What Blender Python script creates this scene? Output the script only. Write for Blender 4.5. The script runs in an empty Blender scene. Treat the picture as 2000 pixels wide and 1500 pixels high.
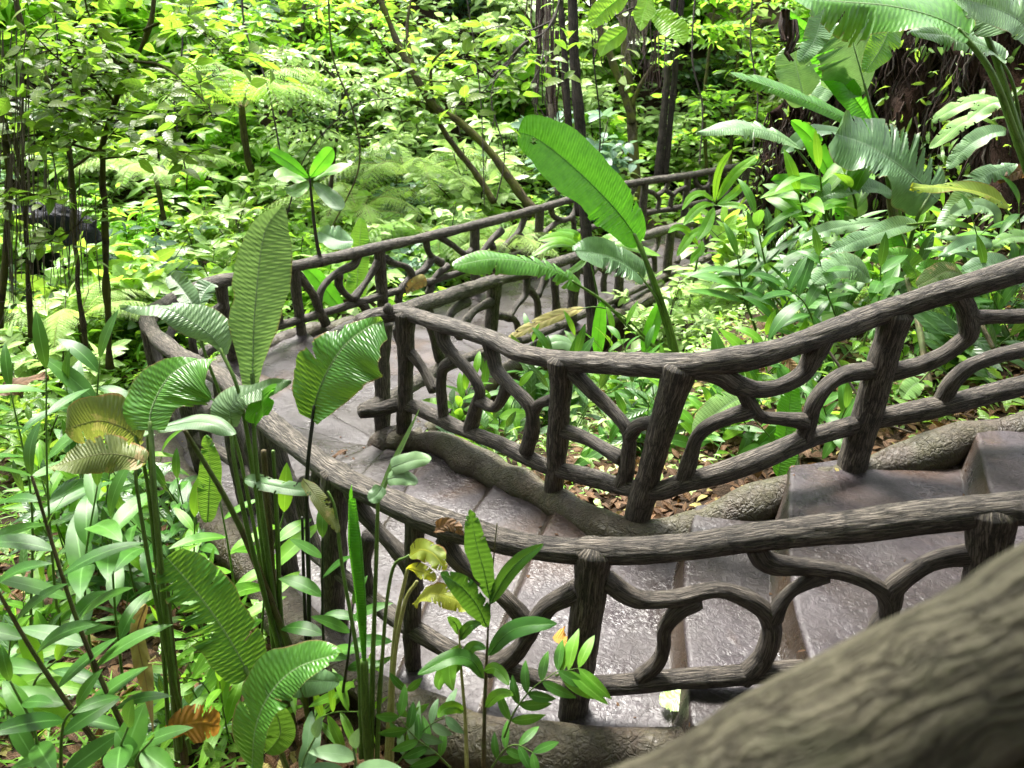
import bpy, math, random
import numpy as np

# ------------------------------------------------------------------ camera, sky, sun, exposure
S = bpy.context.scene
COL = S.collection
rad = math.radians
PITCH, F, CZ = 26.0, 1500.0, 4.0           # the photograph is 2000 x 1500; F is its focal length in pixels
cam_d = bpy.data.cameras.new("camera")
cam = bpy.data.objects.new("camera", cam_d)
COL.objects.link(cam)
S.camera = cam
cam.location = (0, 0, CZ)
cam.rotation_euler = (rad(90 - PITCH), 0, 0)
cam_d.sensor_width = 36
cam_d.lens = 27
cam_d.clip_start = 0.02
cam_d.clip_end = 500
cam_d.dof.use_dof = True
cam_d.dof.focus_distance = 4.2
cam_d.dof.aperture_fstop = 3.8

SUN_EL, SUN_AZ = 58.0, -22.0                # azimuth measured from +Y towards +X: behind the scene, slightly left
world = bpy.data.worlds.new("World")
S.world = world
world.use_nodes = True
wn = world.node_tree
sky = wn.nodes.new("ShaderNodeTexSky")
sky.sky_type = 'NISHITA'
sky.sun_disc = False
sky.sun_elevation = rad(SUN_EL)
sky.sun_rotation = rad(SUN_AZ)
sky.dust_density = 4.0
sky.air_density = 1.0
bg = wn.nodes["Background"]
bg.inputs["Strength"].default_value = 0.15
hs = wn.nodes.new("ShaderNodeHueSaturation")        # an overcast sky is nearly white
hs.inputs["Saturation"].default_value = 0.3
wn.links.new(sky.outputs[0], hs.inputs["Color"])
wn.links.new(hs.outputs[0], bg.inputs["Color"])
sun_d = bpy.data.lights.new("sun", 'SUN')
sun_d.energy = 2.9
sun_d.angle = rad(15)
sun_d.color = (1.0, 0.96, 0.88)
sun = bpy.data.objects.new("sun", sun_d)
COL.objects.link(sun)
# light travels from the sun to the scene
_sd = np.array([math.sin(rad(SUN_AZ)) * math.cos(rad(SUN_EL)), math.cos(rad(SUN_AZ)) * math.cos(rad(SUN_EL)), math.sin(rad(SUN_EL))])
import mathutils
sun.rotation_euler = mathutils.Vector((_sd[0], _sd[1], _sd[2])).to_track_quat('Z', 'Y').to_euler()

S.view_settings.view_transform = 'Standard'
S.view_settings.look = 'None'
S.view_settings.exposure = 2.2
S.view_settings.gamma = 1
S.cycles.use_denoising = True
S.cycles.max_bounces = 5
S.cycles.diffuse_bounces = 2
S.cycles.glossy_bounces = 2
S.cycles.transmission_bounces = 3
S.cycles.use_adaptive_sampling = True
S.cycles.adaptive_threshold = 0.02
S.cycles.caustics_reflective = False
S.cycles.caustics_refractive = False

rng = np.random.default_rng(7)
random.seed(7)

# ------------------------------------------------------------------ picture <-> world
_c, _s = math.cos(rad(PITCH)), math.sin(rad(PITCH))
CAMP = np.array([0, 0, CZ])

def ray(px, py):
    a, b = (px - 1000) / F, (750 - py) / F
    return np.array([a, _c + b * _s, -_s + b * _c])

def at_depth(px, py, d):
    return CAMP + ray(px, py) * d

def at_z(px, py, z):
    r = ray(px, py)
    return CAMP + r * ((z - CZ) / r[2])

def proj(p):
    p = np.asarray(p, float)
    z = p[..., 2] - CZ
    d = p[..., 1] * _c - z * _s
    u = p[..., 1] * _s + z * _c
    return 1000 + F * p[..., 0] / d, 750 - F * u / d, d

def on_wall(poly, px, py):
    """where the line of sight through a pixel meets the upright wall that stands on the polyline poly (x, y)"""
    r = ray(px, py)
    best = None
    for a, b in zip(poly[:-1], poly[1:]):
        e = b[:2] - a[:2]
        det = r[0] * -e[1] + r[1] * e[0]
        if abs(det) < 1e-9:
            continue
        t = (a[0] * -e[1] + a[1] * e[0]) / det
        k = (r[0] * a[1] - r[1] * a[0]) / det
        k = (r[1] * a[0] - r[0] * a[1]) / -det if False else k
        # solve r*t = a + e*k
        M = np.array([[r[0], -e[0]], [r[1], -e[1]]])
        t, k = np.linalg.solve(M, a[:2])
        if -0.02 <= k <= 1.02 and t > 0 and (best is None or t < best):
            best = t
    if best is None:
        d = [np.hypot(*(np.array(proj(np.array([p[0], p[1], p[2]]))[:2]) - (px, py))) for p in poly]
        p = poly[int(np.argmin(d))]
        best = p[1] / r[1]
    return CAMP + r * best

# ------------------------------------------------------------------ mesh helpers
def unit(v):
    v = np.asarray(v, float)
    return v / np.maximum(np.linalg.norm(v, axis=-1, keepdims=True), 1e-9)

class Acc:
    def __init__(s):
        s.v, s.f, s.uv, s.r, s.m, s.n = [], [], [], [], [], 0
    def add(s, v, f, uv=None, r=None, m=0):
        v = np.asarray(v, float).reshape(-1, 3)
        f = np.asarray(f, int).reshape(-1, 4)
        s.v.append(v)
        s.f.append(f + s.n)
        s.uv.append(np.zeros((len(v), 2)) if uv is None else np.asarray(uv, float).reshape(-1, 2))
        s.r.append(np.zeros(len(v)) if r is None else np.broadcast_to(np.asarray(r, float), (len(v),)).copy())
        s.m.append(np.full(len(f), m, int))
        s.n += len(v)
    def mesh(s, name, mats):
        me = bpy.data.meshes.new(name)
        v = np.concatenate(s.v); f = np.concatenate(s.f); uv = np.concatenate(s.uv); r = np.concatenate(s.r); mi = np.concatenate(s.m)
        nf = len(f)
        me.vertices.add(len(v)); me.vertices.foreach_set("co", v.astype(np.float32).ravel())
        me.loops.add(nf * 4); me.loops.foreach_set("vertex_index", f.astype(np.int32).ravel())
        me.polygons.add(nf)
        me.polygons.foreach_set("loop_start", np.arange(0, nf * 4, 4, dtype=np.int32))
        me.polygons.foreach_set("loop_total", np.full(nf, 4, dtype=np.int32))
        me.polygons.foreach_set("use_smooth", np.ones(nf, dtype=bool))
        me.polygons.foreach_set("material_index", mi.astype(np.int32))
        ul = me.uv_layers.new(name="UVMap")
        ul.data.foreach_set("uv", uv[f.ravel()].astype(np.float32).ravel())
        at = me.attributes.new("rnd", 'FLOAT', 'POINT')
        at.data.foreach_set("value", r.astype(np.float32))
        for m in (mats if isinstance(mats, (list, tuple)) else [mats]):
            me.materials.append(m)
        me.update(calc_edges=True)
        return me
    def obj(s, name, mats, parent=None):
        o = bpy.data.objects.new(name, s.mesh(name, mats))
        COL.objects.link(o)
        if parent is not None:
            o.parent = parent
        return o

def tag(o, label, cat, group=None):
    o["label"] = label; o["category"] = cat
    if group: o["group"] = group
    return o

def thing(name, label, cat, group=None, loc=(0, 0, 0)):
    o = bpy.data.objects.new(name, None)
    COL.objects.link(o)
    o.location = loc
    o.empty_display_size = 0.1
    return tag(o, label, cat, group)

def copy_tree(o, parent=None):
    c = o.copy(); COL.objects.link(c); c.parent = parent
    for ch in list(o.children):
        copy_tree(ch, c)
    return c

def spline(P, n=None, step=None):
    """Catmull-Rom through the points, resampled"""
    P = np.asarray(P, float)
    if len(P) == 2:
        m = n or max(2, int(np.linalg.norm(P[1] - P[0]) / step) + 1)
        return P[0] + (P[1] - P[0]) * np.linspace(0, 1, m)[:, None]
    E = np.vstack([2 * P[0] - P[1], P, 2 * P[-1] - P[-2]])
    out = []
    for i in range(len(P) - 1):
        p0, p1, p2, p3 = E[i:i + 4]
        t = np.linspace(0, 1, 16, endpoint=False)[:, None]
        out.append(.5 * (2 * p1 + (p2 - p0) * t + (2 * p0 - 5 * p1 + 4 * p2 - p3) * t ** 2 + (3 * p1 - p0 - 3 * p2 + p3) * t ** 3))
    out.append(P[-1:])
    Q = np.vstack(out)
    L = np.concatenate([[0], np.cumsum(np.linalg.norm(np.diff(Q[:, :3], axis=0), axis=1))])
    m = n or max(3, int(L[-1] / step) + 1)
    s = np.linspace(0, L[-1], m)
    return np.stack([np.interp(s, L, Q[:, k]) for k in range(Q.shape[1])], 1)

def frames(P):
    T = unit(np.gradient(P, axis=0))
    up = np.array([0, 0, 1.0]) if abs(T[0][2]) < .9 else np.array([0, 1.0, 0])
    N = np.zeros_like(P)
    n = unit(up - T[0] * np.dot(up, T[0]))
    for i in range(len(P)):
        n = unit(n - T[i] * np.dot(n, T[i]))
        N[i] = n
    return T, N, np.cross(T, N)

def vnoise(x, y, seed, px=None):
    """value noise on a lattice, optionally periodic in x"""
    r = np.random.default_rng(seed).random((64, 512))
    xi, yi = np.floor(x).astype(int), np.floor(y).astype(int)
    fx, fy = x - xi, y - yi
    fx, fy = fx * fx * (3 - 2 * fx), fy * fy * (3 - 2 * fy)
    m = px or 64
    g = lambda a, b: r[np.mod(a, m), np.mod(b, 512)]
    return (g(xi, yi) * (1 - fx) + g(xi + 1, yi) * fx) * (1 - fy) + (g(xi, yi + 1) * (1 - fx) + g(xi + 1, yi + 1) * fx) * fy

def tube(acc, P, r, seg=8, rnd=0., bark=0., seed=0, caps=True, lump=0., m=0, v0=0.):
    P = np.asarray(P, float)
    T, N, B = frames(P)
    r = np.broadcast_to(np.asarray(r, float), (len(P),)).copy()
    L = np.concatenate([[0], np.cumsum(np.linalg.norm(np.diff(P, axis=0), axis=1))]) + v0
    th = np.linspace(0, 2 * np.pi, seg + 1)
    R = r[:, None] * np.ones(seg + 1)
    if bark or lump:
        th01 = np.broadcast_to(th / (2 * np.pi), R.shape)
        LL = np.broadcast_to(L[:, None], R.shape)
        tw = th01 + .06 * np.sin(LL * 7 + seed) + .05 * (vnoise(th01 * 4, LL * 9, seed + 5, 4) - .5)
        n1 = vnoise(tw * 18, LL * 9, seed + 1, 18)
        n2 = vnoise(tw * 34, LL * 18, seed + 2, 34)
        ridge = np.abs(2 * n1 - 1) * .65 + np.abs(2 * n2 - 1) * .35
        R = R + bark * (np.minimum(ridge, .5) * 2 - .75)
        R = R + lump * (vnoise(th01 * 3, LL * 6, seed + 3, 3) - .5) * 2
        R[:, -1] = R[:, 0]
    V = P[:, None] + R[..., None] * (np.cos(th)[None, :, None] * N[:, None] + np.sin(th)[None, :, None] * B[:, None])
    UV = np.stack([np.broadcast_to(th / (2 * np.pi), R.shape), np.broadcast_to(L[:, None], R.shape)], -1)
    n, k = len(P), seg + 1
    if caps:
        V = np.concatenate([np.repeat(P[:1, None], k, 1) - T[0] * r[0] * .35, V[:1] * .55 + P[0] * .45 - T[0] * r[0] * .28, V,
                            V[-1:] * .55 + P[-1] * .45 + T[-1] * r[-1] * .28, np.repeat(P[-1:, None], k, 1) + T[-1] * r[-1] * .35])
        UV = np.concatenate([UV[:1], UV[:1], UV, UV[-1:], UV[-1:]])
        n += 4
    i = np.arange(n - 1)[:, None] * k + np.arange(seg)[None]
    f = np.stack([i, i + 1, i + k + 1, i + k], -1)
    acc.add(V, f, UV, rnd, m)

def leaves(acc, O, D, N, L, W, bend=0.2, fold=0.15, rnd=None, nsec=4, prof='lance', m=0):
    """a batch of leaves, each a strip of 2 x nsec faces: origin, direction, normal, length, width"""
    O = np.asarray(O, float); n = len(O)
    if n == 0: return
    D = unit(D); N = unit(N - D * np.sum(N * D, -1, keepdims=True)); B = np.cross(D, N)
    L = np.broadcast_to(L, (n,)); W = np.broadcast_to(W, (n,)); bend = np.broadcast_to(bend, (n,)); fold = np.broadcast_to(fold, (n,))
    s = np.linspace(0, 1, nsec + 1)
    if prof == 'lance': w = np.sin(np.pi * s ** .85) ** .8
    elif prof == 'ovate': w = np.sin(np.pi * s ** .62) ** .75
    elif prof == 'obov': w = np.sin(np.pi * s ** 1.3) ** .85
    else: w = np.minimum(1, 4 * s) * (1 - s) ** .6
    w = w.copy(); w[0] = .03; w[-1] = .015
    # the blade curves over: angle grows along the length
    ang = bend[:, None] * s[None] * 1.6
    ds = np.diff(s)[None]
    am = .5 * (ang[:, 1:] + ang[:, :-1])
    a = np.concatenate([np.zeros((n, 1)), np.cumsum(np.cos(am) * ds, 1)], 1)
    b = np.concatenate([np.zeros((n, 1)), np.cumsum(-np.sin(am) * ds, 1)], 1)
    mid = O[:, None] + L[:, None, None] * (a[..., None] * D[:, None] + b[..., None] * N[:, None])
    nn = np.cos(ang)[..., None] * N[:, None] + np.sin(ang)[..., None] * D[:, None]
    V = np.empty((n, nsec + 1, 3, 3))
    ww = (W[:, None] * .5 * w[None])[..., None]
    cf, sf = np.cos(fold)[:, None, None], np.sin(fold)[:, None, None]
    V[:, :, 1] = mid
    V[:, :, 0] = mid - ww * (B[:, None] * cf - nn * sf)
    V[:, :, 2] = mid + ww * (B[:, None] * cf + nn * sf)
    uv = np.empty((n, nsec + 1, 3, 2))
    uv[..., 0] = np.array([0, .5, 1])[None, None]
    uv[..., 1] = s[None, :, None]
    base = np.arange(n)[:, None, None] * (nsec + 1) * 3 + np.arange(nsec)[None, :, None] * 3 + np.arange(2)[None, None]
    f = np.stack([base, base + 1, base + 4, base + 3], -1)
    r = rng.random(n) if rnd is None else np.broadcast_to(rnd, (n,))
    acc.add(V, f, uv, np.repeat(r, (nsec + 1) * 3), m)

# ------------------------------------------------------------------ materials
def nodes_of(name):
    m = bpy.data.materials.new(name); m.use_nodes = True
    nt = m.node_tree; nt.nodes.clear()
    return m, nt, (lambda t, **k: _new(nt, t, **k)), nt.links.new

def _new(nt, t, **k):
    n = nt.nodes.new(t)
    for a, v in k.items():
        if a.startswith("i_"):
            key = a[2:]
            n.inputs[int(key) if key.isdigit() else key].default_value = v
        else:
            setattr(n, a, v)
    return n

def rgba(c): return (c[0], c[1], c[2], 1)

def math_n(N, K, op, a, b=None):
    n = N("ShaderNodeMath", operation=op)
    for i, x in enumerate((a, b)):
        if x is None: continue
        if isinstance(x, (int, float)): n.inputs[i].default_value = x
        else: K(x, n.inputs[i])
    return n.outputs[0]

def ramp(N, K, fac, stops):
    r = N("ShaderNodeValToRGB")
    e = r.color_ramp.elements
    while len(e) < len(stops): e.new(.5)
    for el, (p, c) in zip(e, stops):
        el.position = p; el.color = rgba(c) if len(c) == 3 else c
    K(fac, r.inputs[0])
    return r.outputs[0]

def mixc(N, K, fac, a, b, mode='MIX'):
    n = N("ShaderNodeMix", data_type='RGBA', blend_type=mode)
    for sock, x in ((n.inputs[0], fac), (n.inputs[6], a), (n.inputs[7], b)):
        if isinstance(x, (int, float)): sock.default_value = x
        elif isinstance(x, tuple): sock.default_value = rgba(x)
        else: K(x, sock)
    return n.outputs[2]

def leaf_mat(name, c1, c2, trans=None, tfac=.35, rough=.38, veins=8., vein_k=2.2, bump=.35, rib=.03, ribc=None, spots=None, edge=None, spec=.3, third=None, veinc=.14):
    m, nt, N, K = nodes_of(name)
    at = N("ShaderNodeAttribute", attribute_name="rnd")
    uv = N("ShaderNodeUVMap"); sp = N("ShaderNodeSeparateXYZ"); K(uv.outputs[0], sp.inputs[0])
    oi = N("ShaderNodeObjectInfo")
    fac = math_n(N, K, 'ADD', at.outputs["Fac"], math_n(N, K, 'MULTIPLY', math_n(N, K, 'SUBTRACT', oi.outputs["Random"], .5), .35))
    col = mixc(N, K, fac, c1, c2)
    if third:
        col = mixc(N, K, math_n(N, K, 'GREATER_THAN', at.outputs["Fac"], third[0]), col, third[1])
    t = math_n(N, K, 'ABSOLUTE', math_n(N, K, 'SUBTRACT', sp.outputs[0], .5))
    tc = N("ShaderNodeTexCoord")
    nz = N("ShaderNodeTexNoise", i_Scale=14.0, i_Detail=3.0); K(tc.outputs["Object"], nz.inputs["Vector"])
    col = mixc(N, K, .55, col, ramp(N, K, nz.outputs["Fac"], [(.3, (.35, .4, .35)), (.7, (.95, .95, .8))]), 'OVERLAY')
    ph = math_n(N, K, 'ADD', math_n(N, K, 'MULTIPLY', sp.outputs[1], veins), math_n(N, K, 'MULTIPLY', t, -vein_k))
    pn = N("ShaderNodeTexNoise", i_Scale=7.0, i_Detail=2.0); K(tc.outputs["Object"], pn.inputs["Vector"])
    ph = math_n(N, K, 'ADD', ph, math_n(N, K, 'MULTIPLY', pn.outputs["Fac"], 1.6))
    wv = math_n(N, K, 'SINE', math_n(N, K, 'MULTIPLY', ph, 6.2832))
    wv01 = math_n(N, K, 'ADD', math_n(N, K, 'MULTIPLY', wv, .5), .5)
    col = mixc(N, K, math_n(N, K, 'MULTIPLY', wv01, veinc), col, mixc(N, K, 1.0, col, (.55, .62, .5), 'MULTIPLY'))
    isrib = math_n(N, K, 'LESS_THAN', t, rib)
    rc = ribc or tuple(min(1, x * 1.7 + .03) for x in c2)
    col = mixc(N, K, math_n(N, K, 'MULTIPLY', isrib, .75), col, rc)
    if spots:
        n2 = N("ShaderNodeTexNoise", i_Scale=spots[1], i_Detail=4.0, i_Roughness=.65); K(tc.outputs["Object"], n2.inputs["Vector"])
        col = mixc(N, K, ramp(N, K, n2.outputs["Fac"], [(spots[2], (0, 0, 0)), (spots[2] + .04, (1, 1, 1))]), col, spots[0])
    if edge:
        n3 = N("ShaderNodeTexNoise", i_Scale=9.0, i_Detail=4.0); K(tc.outputs["Object"], n3.inputs["Vector"])
        e = math_n(N, K, 'ADD', math_n(N, K, 'MULTIPLY', t, 2), math_n(N, K, 'MULTIPLY', math_n(N, K, 'SUBTRACT', n3.outputs["Fac"], .5), edge[1]))
        col = mixc(N, K, ramp(N, K, e, [(.96, (0, 0, 0)), (1.0, (1, 1, 1))]), col, edge[0])
    bp = N("ShaderNodeBump", i_Strength=bump, i_Distance=.004)
    K(wv01, bp.inputs["Height"])
    pb = N("ShaderNodeBsdfPrincipled")
    K(col, pb.inputs["Base Color"]); pb.inputs["Roughness"].default_value = rough
    pb.inputs["Specular IOR Level"].default_value = spec
    K(bp.outputs[0], pb.inputs["Normal"])
    tr = N("ShaderNodeBsdfTranslucent")
    tcol = trans or (min(1, c2[0] * 2.6 + .05), min(1, c2[1] * 2.4 + .06), c2[2] * .7)
    K(mixc(N, K, .6, tcol, mixc(N, K, 1.0, col, tcol, 'ADD')), tr.inputs["Color"])
    K(bp.outputs[0], tr.inputs["Normal"])
    mx = N("ShaderNodeMixShader"); mx.inputs[0].default_value = tfac
    K(pb.outputs[0], mx.inputs[1]); K(tr.outputs[0], mx.inputs[2])
    out = N("ShaderNodeOutputMaterial"); K(mx.outputs[0], out.inputs[0])
    return m

def bark_mat(name, dark, mid, light, moss=None, mossy=.5, su=30., sv=6., bump=1.0, dist=.012, rough=.75, spec=.35):
    m, nt, N, K = nodes_of(name)
    uv = N("ShaderNodeUVMap")
    tc = N("ShaderNodeTexCoord")
    mp = N("ShaderNodeMapping"); mp.inputs["Scale"].default_value = (su, sv, 1); K(uv.outputs[0], mp.inputs[0])
    wob = N("ShaderNodeTexNoise", i_Scale=9.0, i_Detail=2.0); K(tc.outputs["Object"], wob.inputs["Vector"])
    va = N("ShaderNodeVectorMath", operation='MULTIPLY_ADD'); K(wob.outputs["Color"], va.inputs[0]); va.inputs[1].default_value = (2.4, 1.2, 0); K(mp.outputs[0], va.inputs[2])
    n1 = N("ShaderNodeTexNoise", i_Scale=1.0, i_Detail=5.0, i_Roughness=.6); K(va.outputs[0], n1.inputs["Vector"])
    n2 = N("ShaderNodeTexNoise", i_Scale=5.0, i_Detail=5.0); K(tc.outputs["Object"], n2.inputs["Vector"])
    n3 = N("ShaderNodeTexNoise", i_Scale=130.0, i_Detail=2.0); K(tc.outputs["Object"], n3.inputs["Vector"])
    ridg = math_n(N, K, 'ABSOLUTE', math_n(N, K, 'SUBTRACT', n1.outputs["Fac"], .5))
    h = ramp(N, K, ridg, [(0.0, (0, 0, 0)), (.05, (.55, .55, .55)), (.2, (1, 1, 1))])
    col = ramp(N, K, h, [(0.0, dark), (.5, mid), (1.0, light)])
    col = mixc(N, K, .5, col, ramp(N, K, n2.outputs["Fac"], [(.3, (.3, .3, .3)), (.7, (.75, .73, .7))]), 'OVERLAY')
    col = mixc(N, K, .25, col, ramp(N, K, n3.outputs["Fac"], [(.3, (.2, .2, .2)), (.7, (.8, .8, .8))]), 'OVERLAY')
    if moss:
        n4 = N("ShaderNodeTexNoise", i_Scale=4.0, i_Detail=6.0, i_Roughness=.7); K(tc.outputs["Object"], n4.inputs["Vector"])
        col = mixc(N, K, ramp(N, K, n4.outputs["Fac"], [(1 - mossy - .06, (0, 0, 0)), (1 - mossy + .08, (1, 1, 1))]), col, moss)
    hh = math_n(N, K, 'ADD', h, math_n(N, K, 'MULTIPLY', n3.outputs["Fac"], .25))
    bp = N("ShaderNodeBump", i_Strength=bump, i_Distance=dist); K(hh, bp.inputs["Height"])
    pb = N("ShaderNodeBsdfPrincipled"); K(col, pb.inputs["Base Color"]); pb.inputs["Roughness"].default_value = rough
    pb.inputs["Specular IOR Level"].default_value = spec
    K(bp.outputs[0], pb.inputs["Normal"])
    out = N("ShaderNodeOutputMaterial"); K(pb.outputs[0], out.inputs[0])
    return m

def rock_mat(name, cols, scale=6., rough=(.2, .5), bump=.6, dist=.01, fine=70., stretch=(1, 1, 1), spec=.5, crackk=.12):
    m, nt, N, K = nodes_of(name)
    tc = N("ShaderNodeTexCoord")
    mp = N("ShaderNodeMapping"); mp.inputs["Scale"].default_value = stretch; K(tc.outputs["Object"], mp.inputs[0])
    n1 = N("ShaderNodeTexNoise", i_Scale=scale * .35, i_Detail=5.0, i_Roughness=.6, i_Distortion=.6); K(mp.outputs[0], n1.inputs["Vector"])
    n2 = N("ShaderNodeTexNoise", i_Scale=fine, i_Detail=4.0, i_Roughness=.6, i_Distortion=1.2); K(mp.outputs[0], n2.inputs["Vector"])
    n3 = N("ShaderNodeTexVoronoi", feature='DISTANCE_TO_EDGE', i_Scale=scale)
    dn = N("ShaderNodeTexNoise", i_Scale=scale * 1.6, i_Detail=3.0); K(mp.outputs[0], dn.inputs["Vector"])
    dv = N("ShaderNodeVectorMath", operation='MULTIPLY_ADD'); K(dn.outputs["Color"], dv.inputs[0]); dv.inputs[1].default_value = (.35, .35, .35); K(mp.outputs[0], dv.inputs[2])
    K(dv.outputs[0], n3.inputs["Vector"])
    col = ramp(N, K, n1.outputs["Fac"], [(.3 + .4 * i / max(1, len(cols) - 1), c) for i, c in enumerate(cols)])
    col = mixc(N, K, .45, col, ramp(N, K, n2.outputs["Fac"], [(.35, (.18, .18, .18)), (.65, (.8, .8, .8))]), 'OVERLAY')
    crack = ramp(N, K, n3.outputs["Distance"], [(0., (0, 0, 0)), (.035, (1, 1, 1))])
    h = math_n(N, K, 'ADD', math_n(N, K, 'MULTIPLY', n2.outputs["Fac"], .55), math_n(N, K, 'MULTIPLY', crack, crackk))
    h = math_n(N, K, 'ADD', h, math_n(N, K, 'MULTIPLY', n1.outputs["Fac"], 1.2))
    bp = N("ShaderNodeBump", i_Strength=bump, i_Distance=dist); K(h, bp.inputs["Height"])
    pb = N("ShaderNodeBsdfPrincipled"); K(col, pb.inputs["Base Color"])
    mr = N("ShaderNodeMapRange"); K(dn.outputs["Fac"], mr.inputs[0]); mr.inputs[1].default_value = .35; mr.inputs[2].default_value = .65
    mr.inputs[3].default_value, mr.inputs[4].default_value = rough
    K(mr.outputs[0], pb.inputs["Roughness"]); pb.inputs["Specular IOR Level"].default_value = spec
    K(bp.outputs[0], pb.inputs["Normal"])
    out = N("ShaderNodeOutputMaterial"); K(pb.outputs[0], out.inputs[0])
    return m

M = {}
M['rail'] = bark_mat("weathered_rail", (.012, .01, .008), (.08, .067, .054), (.215, .188, .155), su=44., sv=8., rough=.62, spec=.4, dist=.008, moss=(.075, .072, .042), mossy=.3)
M['rail_moss'] = bark_mat("mossy_rail", (.065, .056, .037), (.12, .106, .07), (.155, .14, .095), moss=(.082, .084, .042), mossy=.38, su=15, sv=8, bump=.8)
M['trunk_dark'] = bark_mat("dark_trunk", (.008, .007, .006), (.03, .026, .02), (.06, .05, .04), moss=(.03, .04, .01), mossy=.35, spec=.12, rough=.9)
M['trunk_moss'] = bark_mat("mossy_trunk", (.02, .017, .01), (.07, .06, .03), (.14, .12, .07), moss=(.1, .11, .02), mossy=.5, spec=.15, rough=.9)
M['twig'] = bark_mat("brown_twig", (.02, .014, .01), (.06, .045, .03), (.1, .08, .05), moss=(.07, .08, .02), mossy=.35)
M['root'] = bark_mat("reddish_root", (.012, .006, .004), (.055, .024, .013), (.12, .055, .032))
M['root_pale'] = bark_mat("pale_root", (.08, .07, .05), (.2, .17, .11), (.3, .26, .18))
M['stem_g'] = bark_mat("green_stem", (.05, .1, .02), (.09, .17, .03), (.13, .22, .05), bump=.15, rough=.4, su=8, sv=3)
M['stem_y'] = bark_mat("pale_stem", (.2, .22, .06), (.3, .3, .1), (.36, .36, .16), bump=.2, rough=.45, su=8, sv=3)
M['stem_b'] = bark_mat("brown_stem", (.03, .024, .012), (.09, .07, .03), (.15, .13, .05), bump=.5, rough=.55, su=10, sv=3, moss=(.09, .14, .03), mossy=.45)
M['stem_k'] = bark_mat("blackish_stem", (.006, .008, .006), (.015, .02, .012), (.03, .035, .02), bump=.2, rough=.35, su=8, sv=3)
M['tread'] = rock_mat("wet_stone_tread", [(.014, .009, .006), (.027, .021, .02), (.043, .036, .039), (.055, .034, .022)], 2.6, (.2, .5), .5, .018, 34, spec=.26, crackk=.03)
M['riser'] = rock_mat("muddy_riser", [(.01, .006, .004), (.02, .012, .007), (.032, .019, .011)], 5, (.25, .5), .7, .01, 60)
M['kerb'] = rock_mat("mud_coloured_kerb", [(.018, .013, .008), (.045, .032, .02), (.05, .045, .02), (.1, .074, .046)], 5, (.4, .75), 1.0, .035, 34)
M['rock'] = rock_mat("wet_dark_rock", [(.006, .006, .008), (.011, .012, .016), (.018, .019, .026)], 3, (.6, .85), 1., .08, 18, spec=.2)
M['bank'] = rock_mat("rooty_earth", [(.008, .005, .003), (.022, .012, .008), (.035, .018, .011)], 6, (.85, .98), 1.0, .05, 24, stretch=(1, 1, .25), spec=.08)
M['soil'] = rock_mat("leafy_soil", [(.012, .008, .005), (.028, .018, .011), (.045, .03, .018), (.022, .03, .008)], 5, (.8, .98), 1., .03, 30, spec=.12)
# foliage
M['banana'] = leaf_mat("banana_leaf", (.035, .12, .016), (.075, .2, .03), trans=(.28, .5, .04), tfac=.25, rough=.33, veins=44, vein_k=2.5, bump=.35, rib=.016, ribc=(.26, .36, .18), edge=((.2, .14, .06), .25), spots=((.3, .3, .13), 22., .74))
M['banana_pale'] = leaf_mat("pale_banana_leaf", (.12, .23, .07), (.19, .32, .11), trans=(.25, .42, .08), tfac=.15, rough=.38, veins=50, vein_k=2.0, bump=.4, rib=.016, ribc=(.3, .42, .24), edge=((.25, .18, .08), .2))
M['banana_lime'] = leaf_mat("lime_banana_leaf", (.06, .18, .012), (.1, .27, .02), trans=(.14, .5, .02), tfac=.36, rough=.35, veins=60, vein_k=2.0, bump=.4, rib=.014, ribc=(.05, .11, .015), spots=((.4, .42, .05), 26., .7))
M['banana_grey'] = leaf_mat("grey_banana_leaf", (.08, .155, .075), (.14, .225, .12), trans=(.2, .36, .06), tfac=.18, rough=.36, veins=48, vein_k=2.2, bump=.3, rib=.016, ribc=(.2, .3, .17), edge=((.16, .14, .07), .22))
M['banana_old'] = leaf_mat("aged_banana_leaf", (.06, .1, .025), (.13, .14, .05), trans=(.35, .4, .05), tfac=.25, rough=.45, veins=30, vein_k=2.5, bump=.5, rib=.016, ribc=(.25, .25, .12), edge=((.25, .14, .05), .5), spots=((.32, .24, .12), 12., .6))
M['yellow'] = leaf_mat("yellowing_leaf", (.12, .17, .02), (.25, .26, .03), trans=(.75, .72, .04), tfac=.35, rough=.5, veins=30, bump=.2, edge=((.2, .09, .03), .6), spots=((.22, .12, .04), 12., .62))
M['dead'] = leaf_mat("dead_leaf", (.055, .028, .015), (.13, .07, .034), trans=(.4, .2, .05), tfac=.15, rough=.7, veins=8, bump=.6, third=(.9, (.26, .22, .08)))
M['orange'] = leaf_mat("orange_leaf", (.22, .1, .02), (.36, .18, .03), trans=(.6, .3, .04), tfac=.2, rough=.6, veins=9, bump=.8, spots=((.1, .05, .02), 18., .58))
M['ginger'] = leaf_mat("ginger_leaf", (.022, .08, .012), (.055, .15, .022), trans=(.2, .42, .03), tfac=.22, spec=.22, rough=.36, veins=44, vein_k=30, bump=.12)
M['ginger_lime'] = leaf_mat("lime_ginger_leaf", (.06, .17, .015), (.12, .26, .025), trans=(.34, .62, .03), tfac=.34, spec=.22, rough=.36, veins=44, vein_k=30, bump=.12)
M['broad_dark'] = leaf_mat("dark_broad_leaf", (.022, .06, .02), (.05, .11, .03), tfac=.25, rough=.3, veins=7)
M['broad_lime'] = leaf_mat("lime_broad_leaf", (.085, .18, .02), (.17, .3, .035), trans=(.42, .76, .06), tfac=.48, rough=.4, veins=7)
M['broad_olive'] = leaf_mat("olive_broad_leaf", (.06, .1, .012), (.13, .18, .02), trans=(.22, .46, .03), tfac=.4, rough=.4, veins=7)
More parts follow.
